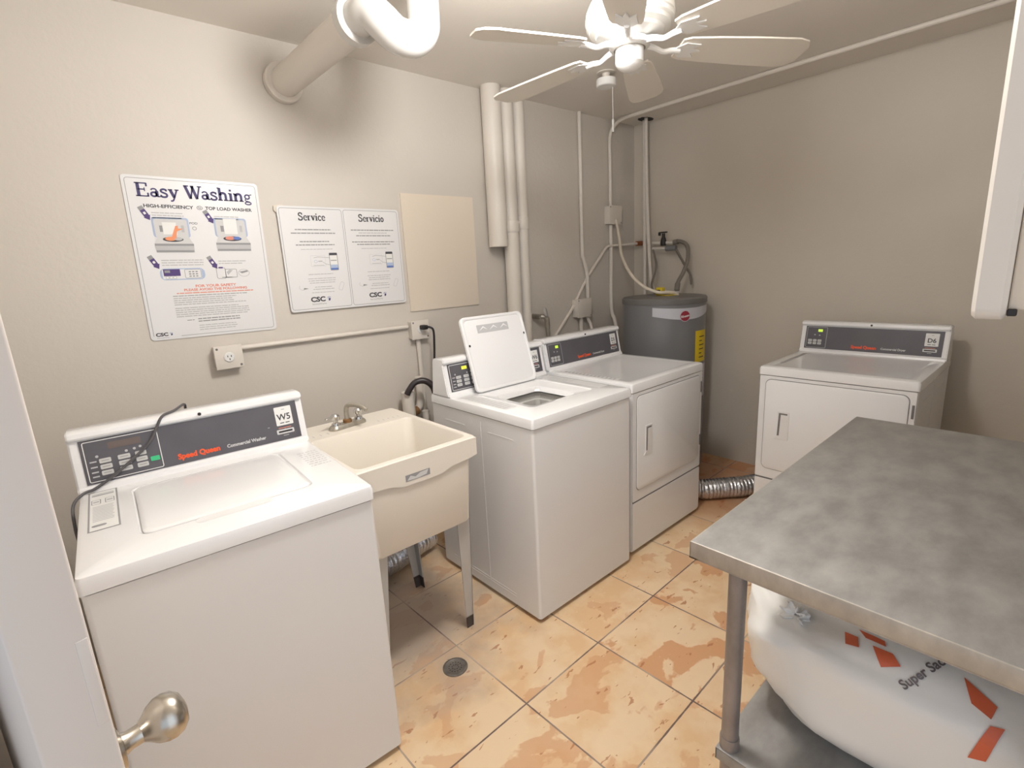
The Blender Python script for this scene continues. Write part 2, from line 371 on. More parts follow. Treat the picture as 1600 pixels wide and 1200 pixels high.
def control_panel(t, Wd, num, washer, lit):
    pw = Wd-.046
    b = MB('panel'); b.T = CT; b.rect(0, pw, 0, PH, 0, th=.003)
    o = b.build('control_panel', t, label='graphite control panel strip')
    bw = .31*pw if washer else .175*pw
    k = MB('white' if washer else 'lightgrey'); k.T = CT; k.outline(rrect(.008, bw, .006, PH-.006, .004, 3), .0022, .0006); k.build('keypad_border', o)
    d = MB(lit or 'lcd_off'); d.T = CT
    if washer and not lit: d.rect(.065, .145, .093, .113, .0008, th=.0005)
    elif washer: d.rect(.078, .108, .096, .111, .0008, th=.0005)
    else: d.rect(.065, .088, .098, .113, .0008, th=.0005)
    d.build('display', o)
    marks = []
    for x, y in (((.035, .078), (.105, .078), (.125, .080), (.14, .083)) if washer else ((.05, .08), (.075, .078))):
        marks.append([(x+.004*cos(a*pi/4), y+.004*sin(a*pi/4)) for a in range(8)])
    if washer:
        for y in (.062, .046, .031, .018): marks.append([(.016, y), (.032, y), (.032, y+.004), (.016, y+.004)])
        marks += [[(.556, .03), (.548, .035), (.556, .040)][::-1], [(.50, .052), (.506, .052), (.506, .054), (.50, .054)]]
    for q in marks: ic = MB('lightgrey'); ic.T = CT; ic.poly(q, .0006); ic.build('indicator_mark', o)
    if washer:
        cols = ((.038, .066), (.082, .112), (.124, .152)); rows = (.056, .038, .020)
    else:
        cols = ((.018, .038), (.044, .062), (.068, .088)); rows = (.040, .024)
    for x0, x1 in cols:
        for y in rows:
            q = MB('btn', 'greyprint'); q.T = CT; q.rect(x0, x1, y, y+.0135, .0016, th=.0016, r=.003)
            q.rect(x0+.005, x1-.005, y+.006, y+.008, .0019, 'greyprint'); q.build('button', o)
    if washer:
        q = MB('green'); q.T = CT; q.rect(.159, .182, .030, .044, .0016, th=.0016, r=.002); q.build('button', o, label='green start button')
    s = MB('orange'); s.T = CT
    s.text('Speed Queen', .228*Wd/.651, .016, .0235, .0007, bold=.0011, sx=.92); s.build('orange_lettering', o)
    s = MB('palegrey'); s.T = CT
    s.text('Commercial ' + ('Washer' if washer else 'Dryer'), .228*Wd/.651+.139, .0175, .0155, .0007, bold=.0005, sx=.92); s.build('grey_lettering', o)
    st = MB('white', 'darkprint', 'greyprint'); st.T = CT; x = pw-.075
    st.rect(x, x+.056, .052, .118, .0008, th=.0006, r=.003)
    st.text(num, x+.028, .071, .031, .0012, 'darkprint', align='CENTER', sx=.95, bold=.0006)
    st.rect(x+.024, x+.034, .107, .109, .0012, 'greyprint'); st.rect(x+.012, x+.026, .059, .062, .0012, 'darkprint'); st.rect(x+.030, x+.044, .059, .062, .0012, 'darkprint')
    st.build('number_sticker', o, label='white square sticker reading '+num)
    sl = MB('palegrey', 'hole', 'redprint'); sl.T = CT; x -= .004
    sl.rect(x, x+.058, .022, .038, .0012, th=.0010, r=.003); sl.rect(x+.006, x+.052, .027, .033, .0016, 'hole'); sl.rect(x+.008, x+.05, .042, .0445, .0009, 'redprint')
    sl.rect(x+.02, x+.038, .015, .0165, .0009, 'palegrey')
    sl.build('card_slot', o)
    return o
def cabinet(t, Wd, Dp=.711):
    b = MB('applside')
    L = [ring(.004, Wd-.004, .004, Dp, .012, z) for z in (.022, .866)]
    b.loops(L, cap0=True)
    o = b.build('cabinet', t)
    for sx, x in ((-1, .004), (1, Wd-.004)):   # shallow pressed lines in the side panels
        p = MB('applside')
        p.box(min(x, x+sx*.0012), max(x, x+sx*.0012), .33, .334, .06, .84)
        for y0, y1, z in ((.12, .28, .80), (.45, .6, .80), (.15, .62, .075), (.15, .62, .062)):
            p.box(min(x, x+sx*.0012), max(x, x+sx*.0012), y0, y1, z, z+.003)
        p.build('side_crease', o)
    for x, y in ((.05, .06), (Wd-.05, .06), (.05, Dp-.06), (Wd-.05, Dp-.06)):
        g = MB('black'); g.lathe([(.018, 0), (.018, .012), (.008, .014), (.008, .026)], 12, c=(x, y, 0)); g.build('levelling_foot', t)
    return o
def deck_T(z): return Matrix.Translation((0, 0, z))
def washer(name, label, num, loc, rz, open_lid, lit):
    t = thing(name, label, 'washing machine', loc, (0, 0, rz)); Wd = .651
    cabinet(t, Wd); n = 12
    lx0, lx1, ly0, ly1 = .124, .526, .126, .498
    b = MB('appl', 'tubgrey')
    L = [ring(.003, Wd-.003, .003, .711, .012, .868, n), ring(0, Wd, -.002, .711, .012, .870, n), ring(0, Wd, -.002, .711, .012, .900, n), ring(.003, Wd-.003, .001, .709, .012, .909, n), ring(.012, Wd-.012, .010, .705, .012, .9128, n),
         ring(lx0-.004, lx1+.004, ly0-.004, ly1+.004, .030, .9128, n), ring(lx0, lx1, ly0, ly1, .028, .909, n), ring(lx0+.002, lx1-.002, ly0+.002, ly1-.002, .026, .908, n)]
    nn = len(L[0])
    cx, cy = .325, .305
    def cring(r, z):
        out = []
        for (x, y, _) in L[-1]:
            a = math.atan2(y-cy, x-cx); out.append((cx+r*cos(a), cy+r*sin(a), z))
        return out
    b.loops(L+[cring(.184, .898), cring(.178, .893), cring(.174, .880), cring(.168, .874)])
    b.build('top_deck', t)
    tb = MB('tubgrey', 'steelbright')
    tb.loops([cring(.166, .872), cring(.185, .862), cring(.185, .835), cring(.168, .832), cring(.166, .80), cring(.19, .79)], 'tubgrey')
    tb.loops([cring(.19, .795), cring(.215, .78), cring(.22, .50), cring(.20, .46), cring(.05, .45)], 'steelbright', cap1=True)
    tb.lathe([(.05, .46), (.05, .6), (.03, .66), (.0, .665)], 24, 'tubgrey', c=(cx, cy, 0), cap=False)
    tb.build('wash_tub', t)
    # lid, built closed about its rear hinge
    ld = MB('appl', 'lightgrey', 'hole'); w, dpt = lx1-lx0-.006, ly1-ly0-.006
    def lr(i, z, r=.026): return [(x, y, z) for x, y in rrect(-w/2+i, w/2-i, -dpt+i, -i, r, 8)]
    if not open_lid:
        ld.loops([lr(.004, -.006), lr(0, -.004), lr(0, .000), lr(.003, .0025), lr(.012, .0035)], cap0=True, cap1=True)
        lo = ld.build('lid', t, loc=((lx0+lx1)/2, ly1-.003, .9128))
        gp = MB('applside'); gp.loops([[(x, y, .9135) for x, y in rrect(.23, .42, .100, .1285, .012, 6)]], cap0=False)
        gg = MB('applside'); gg.poly(rrect(.235, .415, .096, .127, .012, 5), .9132); gg.build('lid_grip', t)
    else:
        ld.loops([lr(.016, .004), lr(.012, .000), lr(.004, -.001), lr(0, .003), lr(0, .016), lr(.003, .0185), lr(.012, .0195)], cap0=True, cap1=True)
        # underside facing the room once the lid is raised
        xx = -w/2
        ld.T = Matrix.Rotation(pi, 4, 'X')
        ld.T = Matrix(((1, 0, 0, 0), (0, 1, 0, 0), (0, 0, -1, 0), (0, 0, 0, 1)))
        ld.rect(-.11, .09, -dpt+.045, -dpt+.085, -.0035, 'lightgrey')
        for i in range(3):
            xo = -.1+i*.066; ld.poly([(xo, -dpt+.075), (xo+.03, -dpt+.06), (xo+.055, -dpt+.072), (xo+.03, -dpt+.052)], -.0032, 'appl')
        for x, y in ((-w/2+.02, -dpt*.62), (w/2-.015, -dpt*.68)): ld.poly([(x+.006*cos(a*pi/5), y+.006*sin(a*pi/5)) for a in range(10)], -.0005, 'hole')
        ld.T = Matrix()
        lo = ld.build('lid', t, loc=((lx0+lx1)/2, .492, .918), rot=(radians(-107), 0, 0))
        lo['label'] = 'raised white lid leaning back against the console'
    console(t, Wd)
    control_panel(t, Wd, num, True, lit)
    # instruction labels on the deck
    s = MB('lightgrey' if not open_lid else 'palegrey', 'white', 'greyprint', 'darkprint'); z = .9131
    if not open_lid:
        s.rect(.022, .088, .235, .545, z, 'greyprint'); s.rect(.026, .084, .240, .540, z+.0003, 'white')
        s.rect(.030, .080, .505, .513, z+.0006, 'greyprint'); s.rect(.030, .080, .518, .524, z+.0006, 'lightgrey')
        for x in (.030, .060): s.outline(rrect(x, x+.019, .435, .472, .002, 2), .002, z+.0006, 'greyprint'); s.rect(x+.003, x+.016, .448, .46, z+.0006, 'lightgrey')
        for i in range(11): s.rect(.032, .078-random.random()*.006, .30+i*.011, .304+i*.011, z+.0006, 'lightgrey')
        s.rect(.03, .06, .262, .276, z+.0006, 'greyprint', r=.006)
    else:
        s.rect(.030, .105, .19, .52, z, 'palegrey')
        for i in range(12): s.rect(.038, .097-random.random()*.02, .21+i*.024, .217+i*.024, z+.0003, 'lightgrey')
    s.build('instruction_label', t)
    s = MB('lightgrey', 'palegrey')
    if not open_lid:
        for i in range(8):
            x = .57
            while x < .628:
                l = .004+random.random()*.010; s.rect(x, min(x+l, .632), .275+i*.021, .281+i*.021, z); x += l+.004
    else:
        s.rect(.56, .63, .12, .52, z, 'palegrey')
        for i in range(7): s.rect(.575, .615, .32+i*.022, .326+i*.022, z+.0003, 'lightgrey')
    s.build('notice_label', t)
    return t
def dryer(name, label, num, loc, rz):
    t = thing(name, label, 'clothes dryer', loc, (0, 0, rz)); Wd = .683
    cabinet(t, Wd); n = 8
    b = MB('appl')
    b.loops([ring(.003, Wd-.003, .003, .711, .012, .868, n), ring(0, Wd, -.002, .711, .012, .870, n), ring(0, Wd, -.002, .711, .012, .902, n), ring(.003, Wd-.003, .001, .709, .012, .911, n), ring(.012, Wd-.012, .010, .705, .012, .9148, n), ring(.045, Wd-.045, .045, .53, .02, .9148, n), ring(.05, Wd-.05, .05, .525, .018, .9135, n)], cap1=True)
    b.build('top_deck', t)
    fr = MB('appl', 'seam'); FT = Matrix(((1, 0, 0, 0), (0, 0, -1, .004), (0, 1, 0, 0), (0, 0, 0, 1)))
    fr.T = FT
    fr.rect(.008, Wd-.008, .300, .866, .004, 'appl', th=.005, r=.006)
    fr.rect(.008, Wd-.008, .030, .290, .004, 'appl', th=.005, r=.006)
    fr.rect(.010, Wd-.010, .288, .302, .0008, 'seam')
    fr.build('front_panel', t)
    sm = MB('seam'); sm.T = FT; sm.rect(.037, .653, .352, .850, .0046, r=.030); sm.build('door_gap', t)
    d = MB('appl'); d.T = FT
    def rr(i, z): return [(x, y, z) for x, y in rrect(.040+i, .650-i, .355+i, .847-i, .028, 6)]
    d.loops([rr(0, .004), rr(0, .0075), rr(.004, .0095)], cap1=True); dr = d.build('door', t)
    h = MB('applside', 'seam'); h.T = FT
    L = [(.096, .532), (.176, .526), (.176, .686), (.112, .686)]
    h.poly([(.096, .532), (.166, .532), (.166, .684), (.108, .684), (.112, .55)], .0125, 'applside', th=.003)
    h.poly([(.112, .552), (.158, .556), (.158, .676), (.116, .676)], .0128, 'seam'); h.poly([(.122, .552), (.158, .556), (.158, .668), (.126, .668)], .0130, 'applside')
    h.build('handle', dr)
    for z in (.745, .43):
        g = MB('seam'); g.T = FT; g.rect(.662, .671, z, z+.062, .0075, th=.004); g.build('hinge', dr)
    console(t, Wd); control_panel(t, Wd, num, False, 'lcd_g')
    s = MB('palegrey', 'greyprint'); z = .9151
    s.rect(.045, .075, .12, .50, z-.0014, 'palegrey')
    for i in range(14): s.rect(.049, .071, .14+i*.025, .15+i*.025, z-.0010, 'greyprint')
    s.build('instruction_label', t)
    return t
W5 = washer('washing_machine', 'white top-load washing machine with closed lid, sticker W5, beside the door', 'W5', (-.0733, 1.3032, 0), -.0517, False, None)
W6 = washer('washing_machine', 'white top-load washing machine with raised lid standing between tub and dryer', 'W6', (1.2884, 1.36, 0), 0, True, 'lcd_y')
D5 = dryer('clothes_dryer', 'white front-load dryer against the open-lid washing machine, in front of water heater', 'D5', (1.9805, 1.3877, 0), 0)
D6 = dryer('clothes_dryer', 'white front-load dryer with sticker D6 standing alone against the right wall', 'D6', (2.7259, 1.1051, 0), -pi/2)

# power cord lying over the left washer
cc, ss = cos(-.0517), sin(-.0517)
def w5(x, y, z): return (-.0733+cc*x-ss*y, 1.3032+ss*x+cc*y, z)
b = MB('cord'); b.tube([w5(*p) for p in ((.31, .72, 1.075), (.305, .69, 1.097), (.27, .62, 1.096), (.235, .578, 1.094), (.215, .5705, 1.065), (.19, .563, 1.025), (.14, .556, .985), (.085, .55, .948), (.04, .544, .925), (.012, .53, .922), (-.012, .50, .905), (-.016, .46, .86), (-.014, .44, .78), (-.012, .44, .5))], .0042, 8)
b.build('power_cord', label='dark cord draped over the control panel of the W5 washer', category='cord')

# ------------------------------------------------------------------ laundry tub
ST = thing('laundry_tub', 'cream plastic laundry tub on grey legs between the two washing machines', 'sink', (0, 0, 0))
sx0, sx1, sy0, sy1, sz = .620, 1.118, 1.500, 2.152, .864
b = MB('sink')
def R(i0, i1, j0, j1, z, r=.02, n=5): return [(x, y, z) for x, y in rrect(sx0+i0, sx1-i1, sy0+j0, sy1-j1, r, n)]
out = [R(.05, .05, .012, .06, .525, .02), R(.045, .045, .006, .05, .535, .02), R(.026, .026, .004, .02, .785, .02), R(.004, .004, .0, .004, .788, .012), R(0, 0, 0, 0, .80, .012), R(0, 0, 0, 0, sz-.004, .012), R(.003, .003, .003, .003, sz, .012),
       R(.022, .022, .022, .205, sz, .03), R(.026, .026, .026, .209, sz-.006, .03), R(.045, .045, .034, .235, .70, .05), R(.065, .065, .05, .255, .56, .06), R(.14, .14, .12, .30, .548, .05)]
b.loops(out, cap0=True, cap1=True); b.build('basin', ST)
ap = MB('sink'); ap.T = Matrix(((1, 0, 0, 0), (0, 0, -1, sy0), (0, 1, 0, 0), (0, 0, 0, 1)))
pts = [(sx0+.002, sz-.004), (sx0+.002, .790)]
for k in range(11):
    u = k/10; x = sx0+.04+u*(sx1-sx0-.08); z = .784-.010*sin(pi*u)-(.012 if .28 < u < .72 else 0); pts.append((x, z))
pts += [(sx1-.002, .792), (sx1-.002, sz-.004)]
ap.poly(pts[::-1] if False else pts, .005, th=.006); ap.build('front_apron', ST)
pl = MB('dullchrome', 'greyprint', 'palegrey'); pl.T = ap.T if False else Matrix(((1, 0, 0, 0), (0, 0, -1, sy0), (0, 1, 0, 0), (0, 0, 0, 1)))
pl.rect(.800, .900, .778, .802, .0058, 'greyprint'); pl.poly([(.806, .782), (.82, .797), (.84, .788), (.86, .798), (.894, .80), (.885, .784), (.85, .78)], .0062, 'palegrey'); pl.build('name_plate', ST, label='small grey plate')
def leg(x, y, x2, y2, h=.55, side=1, fr=1):
    b = MB('sinkleg', 'rust')
    for (w, zt, zb, m) in ((.036, h, .055, 'sinkleg'), (.030, .058, 0, 'rust')):
        def P(t): return Vector((x+(x2-x)*t, y+(y2-y)*t, h*(1-t)))
        t0, t1 = 1-zt/h, 1-zb/h; a, c = P(t0), P(t1); w0 = .068*(1-t0)+.032*t0; w1 = .068*(1-t1)+.032*t1
        for wx, wy in ((1, 0), (0, 1)):
            th = .004
            if wx:
                q = lambda p, ww: [(p.x, p.y, p.z), (p.x-side*ww, p.y, p.z), (p.x-side*ww, p.y+fr*th, p.z), (p.x, p.y+fr*th, p.z)]
            else:
                q = lambda p, ww: [(p.x, p.y, p.z), (p.x, p.y+fr*ww, p.z), (p.x-side*th, p.y+fr*ww, p.z), (p.x-side*th, p.y, p.z)]
            b.loops([q(a, w0), q(c, w1)], m, cap0=True, cap1=True)
    bmesh.ops.recalc_face_normals(b.bm, faces=b.bm.faces[:]); b.build('leg', ST)
leg(1.085, 1.525, 1.092, 1.572, .62, 1, 1); leg(.655, 1.525, .648, 1.545, .62, -1, 1); leg(1.078, 2.05, 1.088, 1.985, .62, 1, -1); leg(.668, 2.05, .655, 2.0, .62, -1, -1)
b = MB('pvc'); b.tube([(.83, 1.75, .55), (.83, 1.75, .42), (.83, 1.80, .37), (.83, 1.86, .40), (.83, 1.93, .42), (.83, 2.40, .43)], .020, 12); b.build('drain_pipe', ST)
mk = MB('lightgrey')
for i in range(4): mk.rect(.65+i*.030, .653+i*.030, 1.985+.0, 2.01, sz+.0006)
for i in range(5): mk.rect(.965+i*.024, .968+i*.024, 1.985, 2.005, sz+.0006)
mk.build('raised_ledge_marks', ST)
# faucet
FC = thing('faucet', 'small limescaled chrome faucet with two handles on the cream tub ledge', 'faucet', (.845, 2.035, sz), (0, 0, radians(10)))
b = MB('dullchrome'); b.loops([[(x, y, z) for x, y in rrect(-w, w, -h, h, h*.95, 6)] for w, h, z in ((.086, .026, 0), (.086, .026, .008), (.078, .020, .018))], cap0=True, cap1=True); b.build('base_plate', FC)
b = MB('dullchrome', 'corroded'); b.lathe([(.018, .015), (.018, .03), (.012, .034)], 20, 'corroded'); b.tube([(0, 0, .03), (0, 0, .065), (.002, -.01, .09), (.01, -.04, .097), (.022, -.08, .092), (.028, -.105, .078)], [.011, .010, .010, .010, .009, .009], 14, 'dullchrome'); b.build('spout', FC)
for sgn, nm in ((-1, 1), (1, 1)):
    b = MB('chrome'); b.lathe([(.019, .016), (.017, .028), (.010, .032), (.010, .040), (.018, .044), (.019, .058), (.012, .066), (0, .068)], 16, c=(sgn*.056, 0, 0), cap=False)
    b.box(sgn*.056-(.045 if sgn < 0 else -.002), sgn*.056+(.045 if sgn > 0 else -.002), -.007, .007, .050, .058, .003); b.build('handle', FC)

# ------------------------------------------------------------------ floor drain
b = MB('drain', 'hole'); b.lathe([(0.048, 0.0005), (.048, .003), (.040, .004), (.036, .002), (0, .002)], 32, c=(.893, 1.432, 0), cap=False)
for r in (.012, .024):
    for k in range(8 if r < .02 else 14):
        a = 2*pi*k/(8 if r < .02 else 14); b.poly([(.893+r*cos(a)+.0025*cos(q*pi/3), 1.432+r*sin(a)+.0025*sin(q*pi/3)) for q in range(6)], .0026, 'hole')
b.build('floor_drain', label='round grey metal floor drain set in the tiles near the tub', category='drain')

# ------------------------------------------------------------------ flexible ducts
def duct(pts, r, label):
    P = [Vector(p) for p in pts]; q = []
    mb = MB('foil')
    dens = []
    for i in range(len(P)-1):
        p0 = P[max(i-1, 0)]; p1 = P[i]; p2 = P[i+1]; p3 = P[min(i+2, len(P)-1)]; k = max(6, int((p2-p1).length/.0055))
        for j in range(k):
            t = j/k; dens.append((p1*2+(p2-p0)*t+(p0*2-p1*5+p2*4-p3)*t*t+(-p0+p1*3-p2*3+p3)*t**3)*.5)
    rr = [r*(1+.075*sin(i*2*pi/4)+random.uniform(-.012, .012)) for i in range(len(dens))]
    mb.tube(dens, rr, 24, smooth=False); return mb.build('flexible_duct', sharp=80, label=label, category='duct')
duct([(1.30, 2.24, .085), (1.15, 2.20, .085), (1.0, 2.16, .085), (.80, 2.14, .085), (.62, 2.12, .09), (.4, 2.16, .1), (.2, 2.2, .16)], .066, 'crinkled silver foil duct on the floor behind the tub legs')
duct([(2.60, 2.17, .20), (2.66, 2.13, .08), (2.74, 1.80, .068), (2.80, 1.50, .066), (2.93, 1.37, .066), (3.10, 1.25, .066), (3.30, 1.19, .068), (3.48, 1.19, .09)], .060, 'crinkled silver foil duct on the floor between the two dryers')
b = MB('blackhose'); b.tube([(2.71, 2.17, .75), (2.73, 2.0, .45), (2.78, 1.72, .26), (2.83, 1.62, .18), (2.86, 1.64, .10), (2.87, 1.72, .05)], .034, 14)
b.build('black_drain_hose', label='thick black hose curving to the floor beside the water heater', category='hose')

# ------------------------------------------------------------------ prep table with sack
TX0, TX1, TY0, TY1, TZ = .963, 2.19, -.235, .52, .87
TB = thing('prep_table', 'worn stainless steel work table with undershelf at the lower right', 'table', (0, 0, 0))
b = MB('steel')
b.box(TX0+.002, TX1-.002, TY0+.002, TY1-.002, TZ-.004, TZ, .0018); b.build('table_top', TB)
b = MB('steeledge')
for x0, x1, y0, y1 in ((TX0, TX0+.004, TY0, TY1), (TX1-.004, TX1, TY0, TY1), (TX0, TX1, TY0, TY0+.004), (TX0, TX1, TY1-.004, TY1)): b.box(x0, x1, y0, y1, TZ-.040, TZ-.0005, .0015)
for x0, x1, y0, y1 in ((TX0, TX0+.02, TY0, TY1), (TX0, TX1, TY1-.02, TY1)): b.box(x0, x1, y0, y1, TZ-.041, TZ-.038)
b.build('rolled_edge', TB)
for x in (1.072, 2.10):
    for y in (.455, -.075 if x < 1.5 else -.165):
        b = MB('steelleg', 'black'); b.tube([(x, y, .03), (x, y, TZ-.004)], .0205, 20); 
        b.lathe([(.014, 0), (.018, .012), (.014, .035)], 16, 'steeledge', c=(x, y, 0)); b.lathe([(.0225, .24), (.0235, .245), (.0235, .30), (.0225, .305)], 20, c=(x, y, 0)); b.build('leg', TB)
b = MB('steel'); b.box(1.045, 2.13, -.19, .478, .268, .272, .001); b.box(1.045, 1.05, -.19, .478, .238, .271, .001); b.box(1.045, 2.13, .474, .478, .238, .271, .001); b.build('undershelf', TB)
# sack
def sack():
    t = thing('plastic_sack', 'bulging white plastic sack with orange print lying on the table undershelf', 'bag', (0, 0, 0))
    b = MB('bag'); n, m = 56, 44
    cx, cy, cz, ax, ay, az = 1.66, .135, .472, .50, .405, .202
    import mathutils
    vs = []
    def surf(u, v):
        a = 2*pi*u; ph = -pi/2+pi*v; d = Vector((cos(ph)*cos(a), cos(ph)*sin(a), sin(ph)))
        e = lambda q: math.copysign(abs(q)**.58, q)
        p = Vector((cx+ax*e(d.x), cy+ay*e(d.y), cz+az*e(d.z)))
        # square the plan outline a little and rest flat on the shelf
        nz = mathutils.noise.noise(d*1.7+Vector((3, 1, 2)))*.030 + mathutils.noise.noise(Vector((d.x*3, d.y*9, d.z*4)))*.014
        # gathered neck at the far left
        g = max(0, d.dot(Vector((-.55, .80, .20)).normalized())-.72)/.28
        p += d*nz + Vector((-.02, .03, .015))*g*g
        fold = (sin(d.x*7+d.y*10+d.z*4)*.004+sin(d.z*26+d.x*9)*.006*g)*(.5+g); p += d*fold
        g2 = max(0, d.dot(Vector((-.50, .60, .62)).normalized())-.80)/.20
        p -= Vector((-.50, .60, .62))*.075*g2
        p += d*(.006*sin(7*math.atan2(d.z-.3, d.y-.5)+3*d.x))
        if p.z < .274: p.z = .274+(p.z-.274)*.02
        return p
    for j in range(m+1):
        for i in range(n): vs.append(surf(i/n, j/m))
    fs = [(j*n+i, j*n+(i+1) % n, (j+1)*n+(i+1) % n, (j+1)*n+i) for j in range(m) for i in range(n)]
    b.faces([tuple(v) for v in vs], fs); bmesh.ops.remove_doubles(b.bm, verts=b.bm.verts[:], dist=1e-4)
    bmesh.ops.recalc_face_normals(b.bm, faces=b.bm.faces[:])
    tree = mathutils.bvhtree.BVHTree.FromBMesh(b.bm)
    body = b.build('sack_body', t, sharp=180)
    nk = MB('bag'); ax_ = Vector((-.46, .235, .125)).normalized(); q_ = ax_.to_track_quat('Z', 'Y').to_matrix().to_4x4(); q_.translation = tree.ray_cast(Vector((cx, cy+.05, cz))+ax_*1.0, -ax_)[0]-ax_*.012
    nk.T = q_; L = []
    for (r, z, wv) in ((.026, 0, .002), (.016, .012, .002), (.020, .022, .004), (.032, .032, .008), (.029, .034, .008), (.017, .024, .004), (.008, .016, .001)):
        L.append([((r+wv*sin(k*2*pi*11/66))*cos(2*pi*k/66), (r+wv*sin(k*2*pi*11/66))*sin(2*pi*k/66), z+wv*.8*sin(k*2*pi*7/66)) for k in range(66)])
    nk.loops(L); nk.build('gathered_neck', t, sharp=180)
    return t, tree
import mathutils
import mathutils.bvhtree, mathutils.noise
SK, SKT = sack()
def on_sack(mb, m):
    """drop flat print (already in world xy-z) on to the sack along a direction"""
    pass
def sack_print(name, polys, matn, org, xd, yd, **kw):
    """polys in a 2d frame (metres) at org, wrapped on to the sack surface along the frame normal"""
    mb = MB(matn); xd = Vector(xd).normalized(); yd = Vector(yd); yd = (yd-xd*yd.dot(xd)).normalized(); nn = xd.cross(yd)
    mb2 = bmesh.new()
    for kind, data in polys:
        if kind == 'poly':
            vs = [mb2.verts.new((x, y, 0)) for x, y in data]; mb2.faces.new(vs)
        else:
            tmp = MB(matn); tmp.text(*data[0], **data[1]); me = bpy.data.meshes.new('t'); tmp.bm.to_mesh(me); tmp.bm.free(); mb2.from_mesh(me); bpy.data.meshes.remove(me)
    bmesh.ops.triangulate(mb2, faces=mb2.faces[:])
    for _ in range(3):
        bmesh.ops.subdivide_edges(mb2, edges=[e for e in mb2.edges if e.calc_length() > .012], cuts=1, use_grid_fill=False)
        bmesh.ops.triangulate(mb2, faces=[f for f in mb2.faces if len(f.verts) > 3])
    vs = []; fs = []; mb2.verts.index_update()
    for v in mb2.verts:
        p = Vector(org)+xd*v.co.x+yd*v.co.y+nn*.6; h = SKT.ray_cast(p, -nn)
        vs.append(h[0]+nn*.004 if h[0] else None)
    for f in mb2.faces:
        q = [v.index for v in f.verts]
        if all(vs[i] is not None for i in q): fs.append(q)
    vs = [v if v is not None else Vector(org) for v in vs]
    mb.faces([tuple(v) for v in vs], fs); mb2.free()
    for v in [v for v in mb.bm.verts if not v.link_faces]: mb.bm.verts.remove(v)
    mb.build(name, SK, sharp=180, **kw)

# ------------------------------------------------------------------ wall cabinet above the table
CB = thing('wall_cabinet', 'white wall cabinet with rounded door edge hanging at the right above the table', 'cabinet', (0, 0, 0))
b = MB('cab2'); b.box(1.0, 1.8, FY+.004, .0705, 1.392, 2.35, .003); b.build('cabinet_body', CB)
b = MB('cab'); L = [[(x, yy, z) for x, z in rrect(.985, 1.8, 1.378, 2.36, .018, 5)] for yy in (.071, .076, .103, .108)]
L[0] = [(x, .071, z) for x, z in rrect(.989, 1.796, 1.382, 2.356, .018, 5)]; L[3] = [(x, .108, z) for x, z in rrect(.989, 1.796, 1.382, 2.356, .018, 5)]
b.loops(L, cap0=True, cap1=True); bmesh.ops.recalc_face_normals(b.bm, faces=b.bm.faces[:]); dd = b.build('door', CB)
h = MB('black'); h.box(.992, 1.0, .060, .0705, 1.384, 1.394, .002); h.build('hinge', dd)

# ------------------------------------------------------------------ ceiling lamp (just above the frame)
CL = thing('ceiling_light', 'round frosted ceiling lamp between the big drain pipe and the fan', 'lamp', (LX, LY, RH))
b = MB('fan'); b.lathe([(.15, 0), (.155, -.02), (.14, -.03)], 36, cap=True); b.build('base_ring', CL)
b = MB('glow'); b.lathe([(.14, -.03), (.13, -.05), (.09, -.068), (.04, -.075), (0, -.076)], 36, cap=False); b.build('glass_shade', CL)

# ------------------------------------------------------------------ ceiling fan
FX, FYY, FZ = 1.567, 1.108, 2.175
FN = thing('ceiling_fan', 'white ceiling fan with broad blades hanging at the top centre', 'fan', (FX, FYY, 0))
b = MB('fan'); b.lathe([(0, RH), (.065, RH), (.065, RH-.03), (.03, RH-.06), (.014, RH-.065), (.014, FZ+.16), (.03, FZ+.155), (.05, FZ+.145)], 36, cap=False); b.build('downrod', FN)
b = MB('fan'); b.lathe([(.05, FZ+.148), (.10, FZ+.142), (.128, FZ+.125), (.140, FZ+.10), (.143, FZ+.075), (.140, FZ+.072), (.140, FZ+.060), (.132, FZ+.056), (.130, FZ+.044), (.112, FZ+.036), (.108, FZ+.028), (.07, FZ+.018), (.05, FZ+.016), (.03, FZ+.016)], 48, cap=False); b.build('motor_housing', FN)
b = MB('fan', 'dullchrome'); b.lathe([(.03, FZ+.02), (.062, FZ+.016), (.066, FZ+.008), (.066, FZ-.004), (.060, FZ-.008), (.046, FZ-.010)], 36, cap=False); b.lathe([(.051, FZ-.006), (.051, FZ-.010), (.046, FZ-.010)], 36, 'dullchrome', cap=False)
b.lathe([(.046, FZ-.008), (.046, FZ-.052), (.040, FZ-.060), (.036, FZ-.064), (.02, FZ-.074), (0, FZ-.076)], 36, cap=False); b.build('switch_housing', FN)
